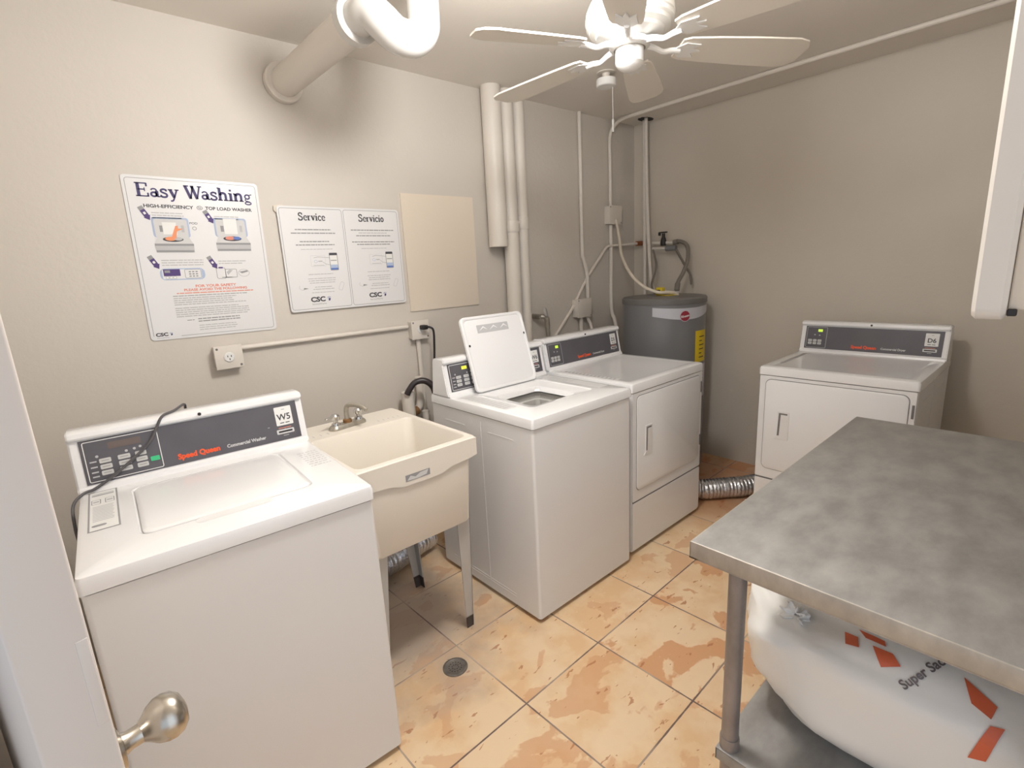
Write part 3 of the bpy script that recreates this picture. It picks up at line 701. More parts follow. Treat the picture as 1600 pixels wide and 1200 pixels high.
def blade(ang, length, tilt):
    b = MB('blade'); b.T = Matrix.Rotation(radians(ang), 4, 'Z') @ Matrix.Translation((0, 0, FZ)) @ Matrix.Rotation(radians(tilt), 4, 'X')
    pts = [(.175, -.042), (.20, -.052), (.30, -.060), (.45, -.068), (length-.06, -.072), (length-.02, -.062), (length, -.035), (length, .035), (length-.02, .060), (length-.06, .070), (.45, .066), (.30, .058), (.20, .050), (.175, .042)]
    b.poly(pts, .003, th=.006); o = b.build('blade', FN)
    a = MB('fan'); a.T = Matrix.Rotation(radians(ang), 4, 'Z') @ Matrix.Translation((0, 0, FZ))
    R2 = Matrix.Rotation(radians(tilt), 4, 'X')
    a.tube([(.058, 0, .004), (.09, 0, -.002), (.12, 0, -.012), (.15, 0, -.008), (.18, 0, -.006)], [.012, .009, .008, .009, .010], 10)
    a.T = a.T @ R2; a.poly([(.165, -.012), (.19, -.034), (.245, -.030), (.225, -.010), (.255, 0), (.225, .010), (.245, .030), (.19, .034), (.165, .012)], -.0035, th=.004); a.build('blade_bracket', o)
for a_, l_, t_ in ((28, .60, -10), (90, .645, -1), (156, .53, -10), (213, .64, -10), (276, .64, -10), (331, .66, -15)): blade(a_, l_, t_)

# ------------------------------------------------------------------ pull-chain lampholder on the ceiling
PL = thing('ceiling_lampholder', 'small round ceiling lampholder with a white pull cord beyond the fan', 'lampholder', (2.478, 1.905, RH))
b = MB('pipe', 'hole'); b.lathe([(.0, 0), (.05, 0), (.048, -.004), (.022, -.006), (.018, -.03)], 28, 'pipe', cap=False); b.lathe([(.018, -.028), (.052, -.034), (.054, -.040), (.054, -.068), (.048, -.072), (0, -.072)], 30, 'fan', cap=False); b.build('holder_body', PL)
b = MB('white'); b.tube([(.03, -.02, -.05), (.031, -.021, -.235)], .0018, 6); cdn = b.build('pull_cord', PL)
b = MB('pvc'); b.tube([(.031, -.021, -.235), (.031, -.021, -.30)], .007, 12); b.build('cord_pull', cdn)

# ------------------------------------------------------------------ pipes
t = thing('drain_pipe', 'thick painted drain pipe with glossy white trap under the ceiling, upper left', 'pipe', (0, 0, 0))
b = MB('pipe'); b.tube([(.934, 2.478, 2.325), (.952, 1.80, 2.335)], .060, 32, smooth=False); b.build('horizontal_pipe', t)
b = MB('pipe'); b.T = Matrix.Translation((.934, 2.479, 2.325)) @ Matrix.Rotation(radians(90), 4, 'X'); b.lathe([(.082, 0), (.082, .03), (.078, .034), (.06, .034)], 32); b.build('wall_collar', t)
b = MB('pvc'); b.T = Matrix.Translation((.952, 1.80, 2.335)) @ Matrix.Rotation(radians(90), 4, 'X'); b.lathe([(.060, -.01), (.076, -.008), (.076, .03), (.066, .035)], 32); b.build('coupling', t)
b = MB('pvc'); b.tube([(.953, 1.80, 2.335), (.956, 1.735, 2.335), (.966, 1.70, 2.330), (.985, 1.672, 2.30), (1.022, 1.65, 2.262), (1.075, 1.64, 2.258), (1.116, 1.635, 2.29), (1.125, 1.635, 2.34), (1.125, 1.635, RH)], [.058, .058, .058, .058, .057, .056, .055, .055, .055], 32); b.build('trap_bend', t)

def vpipe(segs, label, cat='pipe', y=2.40):
    b = MB('pipe')
    for x0, x1, r, z0, z1, yy in segs: b.tube([(x0, yy, z0), (x1, yy, z1)], r, 28, smooth=False)
    b.build('standing_pipe', label=label, category=cat)
b = MB('pipe', 'hole'); b.lathe([(.058, 1.615), (.058, RH)], 32, c=(2.078, 2.415, 0), cap=False); b.lathe([(.054, RH-.01), (.054, 1.615), (.058, 1.615)], 32, 'pipe', c=(2.078, 2.415, 0), cap=False)
b.build('pipe_sleeve', label='painted wide pipe sleeve ending halfway down the back wall, leftmost of three', category='pipe')
b = MB('pipe'); b.lathe([(.047, 0), (.047, 1.735)], 32, c=(2.190, 2.42, 0)); b.lathe([(.051, 1.70), (.053, 1.705), (.053, 1.76), (.051, 1.765)], 32, c=(2.19, 2.42, 0)); b.lathe([(.046, 1.76), (.046, RH)], 32, c=(2.19, 2.42, 0)); b.build('standing_pipe', label='painted full-height drain pipe, middle of the three by the raised lid', category='pipe')
b = MB('pipe'); b.lathe([(.036, 0), (.036, 1.735)], 28, c=(2.296, 2.43, 0)); b.lathe([(.040, 1.72), (.042, 1.725), (.042, 1.785), (.040, 1.79)], 28, c=(2.296, 2.43, 0)); b.lathe([(.040, 1.78), (.040, RH)], 28, c=(2.296, 2.43, 0)); b.build('standing_pipe', label='painted full-height drain pipe, rightmost and thinnest of the three', category='pipe')

def conduit(name, pts, r, label, m='pipe', cat='conduit', n=12, sm=True):
    b = MB(m); b.tube(pts, r, n, smooth=sm); return b.build(name, label=label, category=cat)
conduit('electrical_conduit', [(.585, 2.466, 1.204), (.9, 2.466, 1.203), (1.2, 2.466, 1.202), (1.43, 2.466, 1.201)], .011, 'thin horizontal painted conduit joining the two wall outlets below the posters')
conduit('electrical_conduit', [(2.905, 2.464, RH), (2.907, 2.464, 2.188), (2.909, 2.464, 1.60), (2.918, 2.462, 1.53), (2.945, 2.455, 1.43), (2.945, 2.45, 1.30), (2.945, 2.45, 1.243)], .014, 'painted conduit from the ceiling bending into the junction box over the dryer')
t = conduit('electrical_conduit', [(3.252, .30, 2.484), (3.245, 1.0, 2.484), (3.250, 1.829, 2.484), (3.262, 2.2, 2.484), (3.262, 2.37, 2.478), (3.255, 2.44, 2.44), (3.245, 2.466, 2.37), (3.245, 2.466, 2.2), (3.247, 2.466, 1.90)], .013, 'long painted conduit along the ceiling turning down the wall beside the corner')
conduit('electrical_conduit', [(3.247, 2.466, 1.765), (3.248, 2.466, 1.5), (3.248, 2.466, 1.147), (3.229, 2.42, 1.051), (3.20, 2.38, .95), (3.18, 2.37, .80)], .015, 'painted conduit running down from the small wall box behind the water heater')
conduit('flexible_conduit', [(3.263, 2.43, 1.80), (3.264, 2.40, 1.663), (3.20, 2.33, 1.53), (3.125, 2.2, 1.401), (3.100, 2.08, 1.315), (3.110, 1.97, 1.272), (3.16, 1.92, 1.268), (3.215, 1.895, 1.256), (3.235, 1.885, 1.23)], .011, 'cream flexible conduit swooping from wall box to water heater top', 'tape')
conduit('water_pipe', [(2.588, 2.470, .983), (2.784, 2.470, 1.168), (2.963, 2.470, 1.387), (3.19, 2.468, 1.600), (3.215, 2.465, 1.610), (3.50, 2.40, 1.622)], .011, 'thin painted water pipe rising diagonally then level towards the corner', cat='pipe', sm=False)
b = MB('copper'); b.tube([(3.49, 2.402, 1.6215), (3.55, 2.394, 1.6235)], .019, 14, smooth=False); b.build('pipe_coupling', label='brown copper coupling at the end of the level pipe near the corner', category='pipe fitting')
b = MB('pipe', 'hole'); b.tube([(3.50, 2.345, RH), (3.50, 2.33, 1.22)], .014, 14, smooth=False); b.build('water_pipe', label='painted vertical pipe left of its twin, dropping from ceiling to heater', category='pipe')
b = MB('pipe'); b.tube([(3.455, 2.300, RH), (3.458, 2.285, 1.85), (3.452, 2.235, 1.30), (3.42, 2.13, 1.27), (3.40, 2.10, 1.235)], .013, 14); b.build('water_pipe', label='painted vertical pipe right of its twin, dropping from ceiling to heater', category='pipe')
b = MB('hole'); b.poly([(3.48+.07*cos(a*pi/10)*(1+.1*sin(a*3)), 2.32+.05*sin(a*pi/10)) for a in range(20)][::-1], RH-.001); b.build('ceiling_hole', label='ragged dark hole in the ceiling where the heater pipes pass', category='hole')
# heater plumbing
t = thing('shutoff_valve', 'level pipe with black shut-off valve above the water heater', 'valve', (0, 0, 0))
b = MB('pipe'); b.tube([(3.50, 2.263, 1.616), (3.50, 2.07, 1.606)], .011, 14, smooth=False); b.build('valve_pipe', t)
b = MB('black'); b.lathe([(.02, -.02), (.023, 0), (.018, .03), (.012, .045), (.012, .07)], 14, c=(3.495, 2.168, 1.61)); b.box(3.485, 3.505, 2.14, 2.205, 1.682, 1.692, .003); b.box(3.485, 3.505, 2.195, 2.208, 1.665, 1.69, .003); b.build('valve_handle', t)
b = MB('braid'); b.tube([(3.50, 2.085, 1.608), (3.50, 2.03, 1.612), (3.48, 1.965, 1.575), (3.43, 1.93, 1.483), (3.38, 1.932, 1.395), (3.345, 1.955, 1.32), (3.335, 1.955, 1.235)], .014, 14); b.tube([(3.345, 1.955, 1.32), (3.335, 1.955, 1.27)], .019, 12, smooth=False); b.tube([(3.50, 2.085, 1.608), (3.50, 2.05, 1.612)], .019, 12, smooth=False); b.build('braided_hose', label='braided steel hose curving down from the valve pipe to the heater top', category='hose')
t = thing('relief_pipe', 'thin pipe with grey coupling slanting down beside the braided hose', 'pipe', (0, 0, 0))
b = MB('pipe'); b.tube([(3.47, 2.243, 1.574), (3.47, 2.12, 1.568)], .009, 12, smooth=False); b.build('level_pipe', t)
b = MB('tank'); b.tube([(3.47, 2.13, 1.568), (3.475, 2.05, 1.568)], .020, 14, smooth=False); b.build('coupling', t)
b = MB('braid', 'hole'); b.tube([(3.48, 2.052, 1.558), (3.50, 2.0, 1.455), (3.50, 1.949, 1.375), (3.50, 1.935, 1.30)], .009, 12); b.build('slanting_pipe', t)
conduit('thin_tube', [(3.46, 2.236, 1.565), (3.45, 2.201, 1.471), (3.42, 2.186, 1.401), (3.40, 2.205, 1.307), (3.385, 2.16, 1.232)], .008, 'thin grey tube bending beside the vertical pipes to the heater top', 'braid', 'hose')

# ------------------------------------------------------------------ junction boxes and outlets
def jbox(name, x0, x1, y, z0, z1, d, label, cat='outlet'):
    t = thing(name, label, cat, ((x0+x1)/2, y, (z0+z1)/2)); w, h = (x1-x0)/2, (z1-z0)/2
    b = MB('pipe'); b.box(-w+.004, w-.004, -d, 0, -h+.004, h-.004, .004); b.build('box', t)
    b = MB('pipe', 'seam'); b.box(-w, w, -d-.004, -d, -h, h, .0015)
    for sx_, sz_ in ((-1, 1), (1, -1)): b.T = Matrix.Translation((sx_*(w-.012), -d-.004, sz_*(h-.012))) @ Matrix.Rotation(radians(90), 4, 'X'); b.lathe([(.005, 0), (.004, .0015)], 10, 'seam')
    b.build('cover_plate', t); return t
o1 = jbox('wall_outlet', .472, .582, RY, 1.125, 1.225, .045, 'painted outlet box with single white receptacle under the large poster')
b = MB('white', 'hole'); b.T = Matrix.Translation((0, -.049, 0)) @ Matrix.Rotation(radians(90), 4, 'X'); b.lathe([(0.021, 0), (.021, .003), (.018, .005), (0, .005)], 28, cap=False)
for x, y in ((-.007, .004), (.007, .004), (0, -.009)): b.rect(x-.0015, x+.0015, y-.004, y+.004, .0055, 'hole')
b.build('receptacle', o1)
o2 = jbox('wall_outlet', 1.434, 1.545, RY, 1.128, 1.232, .045, 'painted outlet box with black plug, below the cream wall panel')
b = MB('white', 'hole'); b.T = Matrix.Translation((0, -.049, 0)) @ Matrix.Rotation(radians(90), 4, 'X'); b.lathe([(0.019, 0), (.019, .003), (.016, .004), (0, .004)], 24, cap=False); b.build('receptacle', o2)
t = thing('plug_and_cord', 'black plug with cord hanging from the outlet behind the open-lid washer', 'cord', (0, 0, 0))
b = MB('black'); b.box(1.478, 1.512, 2.385, 2.426, 1.182, 1.206, .006); b.build('plug', t)
b = MB('black'); b.tube([(1.50, 2.40, 1.194), (1.515, 2.375, 1.193), (1.532, 2.37, 1.17), (1.535, 2.38, 1.08), (1.53, 2.39, .95), (1.53, 2.39, .8), (1.52, 2.30, .55)], .006, 8); b.build('cord', t)
conduit('electrical_conduit', [(1.485, 2.462, 1.128), (1.488, 2.462, .9), (1.49, 2.462, .3)], .013, 'painted conduit dropping from the plugged outlet behind the washer')
o3 = jbox('junction_box', 2.80, 2.955, RY, 1.108, 1.243, .055, 'square painted junction box on the back wall above the dryer console', 'junction box')
conduit('electrical_conduit', [(2.872, 2.455, 1.108), (2.870, 2.455, .7)], .015, 'short painted conduit under the junction box above the dryer', sm=False)
conduit('electrical_conduit', [(2.935, 2.455, 1.108), (2.955, 2.43, 1.03), (2.965, 2.41, .9)], .012, 'short painted stub slanting right under the junction box above the dryer')
o4 = jbox('junction_box', 3.185, 3.335, RY, 1.765, 1.90, .05, 'small painted box on the wall conduit near the room corner', 'junction box')
# hose bib on the back wall
t = thing('hose_valve', 'grey round wall valve hanging to the right of the standing pipes', 'valve', (0, 0, 0))
b = MB('dullchrome'); b.tube([(2.40, 2.478, 1.16), (2.40, 2.40, 1.16)], .018, 14, smooth=False); b.tube([(2.40, 2.42, 1.16), (2.44, 2.39, 1.15), (2.45, 2.39, 1.08), (2.455, 2.39, .98)], [.016, .018, .016, .012], 12); b.build('valve_body', t)
b = MB('sinkleg'); b.T = Matrix.Translation((2.432, 2.385, 1.185)) @ Matrix.Rotation(radians(75), 4, 'X') @ Matrix.Rotation(radians(35), 4, 'Y'); b.lathe([(.0, -.006), (.03, -.008), (.034, 0), (.03, .008), (0, .006)], 18, cap=False); b.build('handwheel', t)

# standpipes and black drain hose behind the tub
t = thing('standpipe', 'stub of painted white standpipe behind the back corner of the tub', 'pipe', (0, 0, 0))
b = MB('pipe'); b.lathe([(.034, 0), (.034, .86)], 22, c=(1.345, 2.39, 0)); b.build('pipe_stub', t)
b = MB('pipe', 'corroded'); b.tube([(1.37, 2.44, .74), (1.43, 2.44, .74), (1.45, 2.44, .80), (1.45, 2.44, .92)], .02, 14); b.tube([(1.36, 2.42, .725), (1.42, 2.43, .735)], .024, 12, 'corroded', smooth=False); b.tube([(1.47, 2.43, .72), (1.47, 2.43, .2)], .02, 14, smooth=False); b.build('side_branch', t)
b = MB('blackhose'); b.tube([(1.325, 2.36, .855), (1.34, 2.35, .885), (1.37, 2.34, .915), (1.415, 2.32, .918), (1.45, 2.30, .885), (1.462, 2.29, .82), (1.458, 2.26, .70), (1.46, 2.22, .55), (1.5, 2.17, .4), (1.5, 2.09, .3)], [.017, .016, .016, .017, .018, .017, .019, .020, .018, .018], 16); b.build('drain_hose', label='black hooked drain hose arching over behind the tub', category='hose')

# ------------------------------------------------------------------ water heater
HX, HY, HR = 3.20, 1.975, .282
WH = thing('water_heater', 'tall grey cylindrical water heater standing in the corner', 'water heater', (HX, HY, 0))
b = MB('tank'); b.lathe([(HR-.01, .03), (HR, .04), (HR, 1.195), (HR-.002, 1.198)], 72); b.build('tank', WH)
b = MB('tankcap'); b.lathe([(HR+.003, 1.196), (HR+.004, 1.20), (HR+.004, 1.228), (HR-.004, 1.238), (HR-.03, 1.242), (.0, 1.246)], 72, cap=False); b.build('top_cap', WH)
b = MB('black'); b.lathe([(HR-.02, 0), (HR-.02, .035)], 40); b.build('base', WH)
def cyl(a, z, r=HR+.0015): a = radians(a); return (r*cos(a), r*sin(a), z)
b = MB('tagsilver'); n = 30; top = []; bot = []
for k in range(n+1):
    u = k/n; a = 197+u*96; top.append(cyl(a, 1.182-.010*sin(pi*min(u*1.0, 1)))); bot.append(cyl(a, 1.128-.045*sin(pi*(u*.8+.04))**1.2+.028*u))
b.faces(top+bot, [(k, k+1, n+2+k, n+1+k) for k in range(n)]); 
b.build('swoosh_label', WH)
def disc(mb, a0, z0, r, m, off=.003, w=1):
    vs = [cyl(a0+math.degrees(r*cos(t*pi/14)/HR)*w, z0+r*sin(t*pi/14), HR+off) for t in range(28)]; mb.faces(vs, [tuple(range(28))], m)
b = MB('redlogo'); disc(b, 240, 1.122, .037, 'tagsilver', .003); disc(b, 240, 1.122, .033, 'redlogo', .004)
tm = MB('white'); tm.text('Rheem', 0, -.007, .021, 0, bold=.0006, align='CENTER')
me = tm.bm
for v in me.verts: v.co = Vector(cyl(240+math.degrees(v.co.x/HR), 1.122+v.co.y+v.co.x*.15, HR+.006))
tmp = me; lo = b.build('round_badge', WH)
tm.build('badge_lettering', lo)
b = MB('yellow', 'hole')
def patch(mb, a0, a1, z0, z1, m, off): 
    k = 6; vs = [cyl(a0+(a1-a0)*i/k, z, HR+off) for z in (z0, z1) for i in range(k+1)]; mb.faces(vs, [(i, i+1, k+2+i, k+1+i) for i in range(k)], m)
patch(b, 258, 286, .80, 1.015, 'yellow', .002)
for i in range(6): patch(b, 266, 266+6+random.random()*8, .83+i*.028, .836+i*.028, 'hole', .003)
b.build('energy_label', WH, label='yellow energy label')
b = MB('tagsilver', 'greyprint'); patch(b, 258, 290, .55, .78, 'tagsilver', .002)
for i in range(9): patch(b, 261, 280, .57+i*.022, .575+i*.022, 'greyprint', .003)
b.build('data_label', WH)
b = MB('yellowv', 'hole'); b.box(-.03, .02, .0, .05, 1.244, 1.30, .008); b.box(-.05, -.03, .01, .035, 1.262, 1.285, .004, 'hole'); b.box(-.06, .06, -.09, -.01, 1.2455, 1.247, 0, 'yellowv'); b.build('yellow_valve_cover', WH)
for x, y in ((.135, -.02), (.19, .13)):
    b = MB('pvc'); b.lathe([(.017, 1.24), (.017, 1.262), (.013, 1.265)], 14, c=(x, y, 0)); b.build('nipple', WH)

# ------------------------------------------------------------------ slab-serif strokes for headings
def el(cx, cy, rx, ry, a0=0, a1=360, n=18): return [(cx+rx*cos(radians(a0+(a1-a0)*k/n)), cy+ry*sin(radians(a0+(a1-a0)*k/n))) for k in range(n+1)]
TK, TN = .205, .11
def V(x, y0, y1, w=TK): return ([(x, y0), (x, y1)], w)
def Hh(x0, x1, y, w=.085): return ([(x0, y), (x1, y)], w)
def sm(p, k=5):
    out = []; P = [Vector(a) for a in p]
    for i in range(len(P)-1):
        p0, p1, p2, p3 = P[max(i-1, 0)], P[i], P[i+1], P[min(i+2, len(P)-1)]
        for j in range(k): t = j/k; out.append(tuple((p1*2+(p2-p0)*t+(p0*2-p1*5+p2*4-p3)*t*t+(-p0+p1*3-p2*3+p3)*t**3)*.5))
    out.append(tuple(P[-1])); return out
Sc = [(.56, .76), (.46, .93), (.28, .955), (.12, .84), (.13, .66), (.32, .53), (.50, .42), (.57, .25), (.48, .07), (.28, .03), (.12, .08), (.06, .24)]
GL = {
 'E': (.80, [V(.17, 0, 1), Hh(0, .68, .97), Hh(0, .72, .03), Hh(.17, .55, .52), V(.665, .74, 1, TN), V(.70, 0, .28, TN), V(.53, .38, .66, .06)]),
 'W': (1.04, [([(.10, .98), (.37, 0)], TK), ([(.37, 0), (.57, .96)], TN), ([(.52, .98), (.77, 0)], TK), ([(.77, 0), (1.0, .98)], TN), Hh(0, .32, .97), Hh(.42, .64, .97), Hh(.86, 1.14, .97)]),
 'S': (.70, [(sm(Sc), .165), V(.57, .68, .98, .06), V(.05, 0, .30, .06)]),
 'a': (.60, [V(.42, .02, .45), (sm([(.09, .50), (.2, .60), (.36, .58), (.43, .44)]), .10), (el(.24, .19, .16, .15), .13), Hh(.42, .60, .035)]),
 's': (.50, [(sm([(x*.72, y*.63) for x, y in Sc]), .135), V(.41, .44, .63, .05), V(.045, 0, .19, .05)]),
 'y': (.64, [([(.13, .62), (.33, .02)], TK), (sm([(.54, .62), (.33, .0), (.22, -.22), (.08, -.24)]), TN), Hh(0, .27, .60), Hh(.41, .66, .60)]),
 'h': (.72, [V(.15, 0, 1), (sm([(.16, .42), (.28, .58), (.44, .58), (.53, .44), (.53, 0)]), .18), Hh(0, .31, .03), Hh(.38, .70, .03), Hh(0, .15, .97)]),
 'n': (.72, [V(.15, 0, .62), (sm([(.16, .42), (.28, .58), (.44, .58), (.53, .44), (.53, 0)]), .18), Hh(0, .31, .03), Hh(.38, .70, .03), Hh(0, .15, .59)]),
 'i': (.34, [V(.16, 0, .62), Hh(0, .32, .03), Hh(0, .16, .59), V(.16, .76, .92, .16)]),
 'g': (.60, [(el(.25, .40, .16, .17), .11), (el(.27, -.12, .21, .11), .09), (sm([(.14, .24), (.09, .12), (.22, .04), (.40, .0)]), .08), ([(.38, .55), (.58, .60)], .07)]),
 'e': (.54, [Hh(.10, .47, .33, .055), (sm([(.47, .33), (.42, .52), (.27, .59), (.11, .48), (.08, .28), (.15, .09), (.30, .03), (.47, .12)]), .14)]),
 'r': (.50, [V(.15, 0, .62), (sm([(.16, .40), (.28, .57), (.43, .55)]), .10), Hh(0, .33, .03), Hh(0, .15, .59)]),
 'v': (.58, [([(.12, .62), (.30, .02)], TK), ([(.30, .02), (.48, .62)], TN), Hh(0, .25, .60), Hh(.37, .58, .60)]),
 'c': (.52, [(sm([(.45, .46), (.38, .58), (.24, .59), (.11, .47), (.08, .28), (.14, .10), (.28, .03), (.46, .12)]), .15)]),
 'o': (.58, [(el(.28, .31, .19, .27), .16)]),
 ' ': (.34, [])}
def slab(mb, st, x, y, size, width, z, m):
    tot = sum(GL[c][0] for c in st); k = width/tot
    for c in st:
        adv, strokes = GL[c]
        for pts, w in strokes: mb.outline([(x+px*k, y+py*size) for px, py in pts], w*(k+size)/2, z, m, closed=False)
        x += adv*k
def lines(mb, x0, x1, y, n, dy, h, m, z, jag=.15, center=False, dash=True):
    for i in range(n):
        l = (x1-x0)*(1-random.random()*jag); a = x0+((x1-x0-l)/2 if center else 0); e = a+l; yy = y-i*dy
        while a < e-.002:
            w = random.uniform(.008, .028) if dash else e-a; mb.rect(a, min(a+w, e), yy, yy+h, z, m); a += w+.0022
def hand_mark(mb, x, y, s, z):
    mb.poly([(x, y), (x+s*.35, y-s*.1), (x+s*.6, y+s*.3), (x+s*.5, y+s*.6), (x+s*.1, y+s*.5)], z, 'navy')
    for k in range(4): a = radians(60+k*28); mb.poly([(x+s*.28, y+s*.3), (x+s*.28+s*.75*cos(a)+s*.06, y+s*.3+s*.75*sin(a)), (x+s*.28+s*.75*cos(a)-s*.08, y+s*.3+s*.72*sin(a))], z+.0001, 'blue2' if k % 2 else 'navy')
def csc(mb, x, y, size, z, sub=True):
    mb.text('CSC', x, y, size, z, 'darkprint', bold=size*.045, sx=1.22); hand_mark(mb, x+size*2.75, y+size*.05, size*.62, z)
    if sub: mb.text('ServiceWorks', x+size*.12, y-size*.48, size*.36, z, 'greyprint', sx=1.1)

# ------------------------------------------------------------------ washing poster
pw, ph = .482, .632
P1 = thing('poster', 'large white washing instruction poster headed Easy Washing on the left wall area', 'poster', (.5155, RY-.004, 1.587), (radians(90), radians(0), 0))
P1.rotation_euler = Matrix.Rotation(radians(.9), 3, 'Y').to_euler() if False else (Matrix.Rotation(radians(.8), 3, 'Y') @ Matrix.Rotation(radians(90), 3, 'X')).to_euler()
PT = Matrix.Translation((-pw/2, -ph/2, 0))
b = MB('paper'); b.T = PT; b.rect(0, pw, 0, ph, 0, th=.0015, r=.014); sh = b.build('sheet', P1)
b = MB('greyprint'); b.T = PT; b.outline(rrect(.011, pw-.011, .011, ph-.011, .010, 4), .0018, .0004); b.build('border_line', P1)
b = MB('navy'); b.T = PT; slab(b, 'Easy Washing', .040, ph-.077, .050, .415, .0004, 'navy'); b.build('heading', P1, label='dark blue serif heading reading Easy Washing')
b = MB('darkprint'); b.T = PT; b.text('HIGH-EFFICIENCY', .056, ph-.117, .0175, .0004, 'darkprint', sx=1.20, bold=.0005); b.outline(el(.2475, ph-.111, .010, .007)[:-1], .0015, .0004); b.text('he', .2475, ph-.1145, .012, .0004, 'darkprint', align='CENTER'); b.text('TOP LOAD WASHER', .268, ph-.117, .0175, .0004, 'darkprint', sx=1.10, bold=.0005); b.build('subheading', P1)
def pointer(b, x, y, z=.0006):
    b.T = PT @ Matrix.Translation((x, y, 0)) @ Matrix.Rotation(radians(-62), 4, 'Z'); b.rect(-.040, -.026, -.009, .009, z, 'greyprint'); b.rect(-.026, .0, -.009, .009, z, 'violet'); b.rect(-.017, -.008, -.004, .004, z+.0002, 'white'); b.poly([(0, -.013), (.017, 0), (0, .013)], z, 'violet'); b.T = PT
def washer_pic(b, x, y, s, kind):
    z = .0006
    b.rect(x-.002*s, x+.118*s, y+.055*s, y+.128*s, z-.0002, 'blueprint', r=.010); b.rect(x+.004*s, x+.112*s, y+.055*s, y+.122*s, z, 'palegrey', r=.008)
    b.rect(x+.020*s, x+.034*s, y+.075*s, y+.098*s, z+.0002, 'greyprint'); b.rect(x+.09*s, x+.10*s, y+.075*s, y+.1*s, z+.0002, 'lightgrey')
    if kind == 2: b.rect(x+.032*s, x+.082*s, y+.065*s, y+.126*s, z+.0004, 'white'); b.outline(rrect(x+.032*s, x+.082*s, y+.065*s, y+.126*s, .003, 3), .0008, z+.0005, 'lightgrey')
    else: b.rect(x+.03*s, x+.075*s, y+.062*s, y+.11*s, z+.0004, 'white')
    b.poly([(x-.004*s, y+.030*s), (x+.124*s, y+.030*s), (x+.106*s, y+.066*s), (x+.012*s, y+.066*s)], z+.0006, 'palegrey')
    b.poly([(x-.004*s, y+.024*s), (x+.124*s, y+.024*s), (x+.124*s, y+.032*s), (x-.004*s, y+.032*s)], z+.0007, 'greyprint')
    b.poly([(x-.002*s, y), (x+.122*s, y), (x+.124*s, y+.025*s), (x-.004*s, y+.025*s)], z+.0006, 'lightgrey')
    b.poly([(x-.002*s, y), (x+.122*s, y), (x+.122*s, y+.008*s), (x-.002*s, y+.008*s)], z+.0007, 'greyprint')
    b.poly(el(x+.058*s, y+.048*s, .034*s, .0095*s)[:-1], z+.0008, 'darkprint')
    b.poly(el(x+.050*s, y+.050*s, .018*s, .0075*s)[:-1], z+.0009, 'redprint' if kind == 2 else 'skin'); b.poly(el(x+.075*s, y+.050*s, .014*s, .0065*s)[:-1], z+.001, 'blue2' if kind == 2 else 'lightgrey')
    if kind == 1:
        b.poly([(x+.052*s, y+.05*s), (x+.06*s, y+.07*s), (x+.072*s, y+.098*s), (x+.080*s, y+.098*s), (x+.079*s, y+.088*s), (x+.097*s, y+.088*s), (x+.075*s, y+.078*s), (x+.068*s, y+.05*s)], z+.0011, 'skin')
        b.text('POD', x+.120*s, y+.105*s, .012, z, 'darkprint', sx=1.2); b.outline(el(x+.135*s, y+.09*s, .007, .006)[:-1], .002, z, 'greyprint')
mt = ('paper', 'lightgrey', 'blueprint')
b = MB(*mt); b.T = PT; washer_pic(b, .075, .345, 1.05, 1); lines(b, .078, .200, ph-.138, 4, .0095, .0035, 'lightgrey', .0004, .2); pointer(b, .062, ph-.150); b.build('illustration', P1, label='first printed picture, orange hand over an open washer')
b = MB(*mt); b.T = PT; washer_pic(b, .292, .350, 1.05, 2); lines(b, .295, .40, ph-.144, 4, .0095, .0035, 'lightgrey', .0004, .2); pointer(b, .281, ph-.156); b.build('illustration', P1, label='second printed picture, washer lid with coloured clothes')
b = MB(*mt); b.T = PT; z = .0006
b.rect(.070, .228, .236, .282, z-.0002, 'blueprint', r=.018); b.rect(.078, .216, .240, .278, z-.0001, 'paper', r=.004); b.rect(.082, .140, .252, .279, z, 'violet'); b.rect(.086, .105, .265, .275, z+.0002, 'greyprint')
for i in range(3): b.rect(.088+i*.013, .098+i*.013, .241, .251, z+.0002, 'white'); b.outline(rrect(.088+i*.013, .098+i*.013, .241, .251, .002, 2), .001, z+.0003, 'greyprint')
b.outline(rrect(.156, .214, .242, .277, .004, 3), .0018, z, 'greyprint')
for i in range(3):
    for j in range(3): b.rect(.170+i*.012, .178+i*.012, .247+j*.009, .252+j*.009, z, 'greyprint')
lines(b, .082, .235, .312, 3, .0095, .0038, 'lightgrey', .0004, .15); pointer(b, .063, .296); b.build('illustration', P1, label='third printed picture, blue control panel')
b = MB(*mt); b.T = PT
b.outline(rrect(.272, .306, .236, .280, .006, 3), .002, z, 'greyprint'); b.rect(.282, .298, .278, .284, z+.0002, 'violet'); b.outline(rrect(.306, .350, .240, .274, .004, 3), .002, z, 'greyprint'); b.poly([(.315, .25), (.335, .27), (.322, .272), (.31, .262)], z, 'lightgrey')
b.outline(el(.378, .257, .022, .015)[:-1], .002, z, 'lightgrey'); b.poly([(.360, .262), (.392, .268), (.396, .262), (.37, .255)], z, 'greyprint'); b.rect(.29, .33, .239, .242, z, 'greyprint')
lines(b, .285, .40, .306, 2, .0095, .0038, 'lightgrey', .0004, .2); pointer(b, .268, .292); b.build('illustration', P1, label='fourth printed picture, card slot and hand')
b = MB('redprint'); b.T = PT; b.text('FOR YOUR SAFETY', .262, .204, .0145, .0004, 'redprint', align='CENTER', sx=1.25, bold=.0005); b.text('PLEASE AVOID THE FOLLOWING', .262, .190, .0135, .0004, 'redprint', align='CENTER', sx=1.2, bold=.0005); b.build('red_notice', P1, label='red line reading FOR YOUR SAFETY')
b = MB('lightgrey', 'greyprint', 'redprint'); b.T = PT
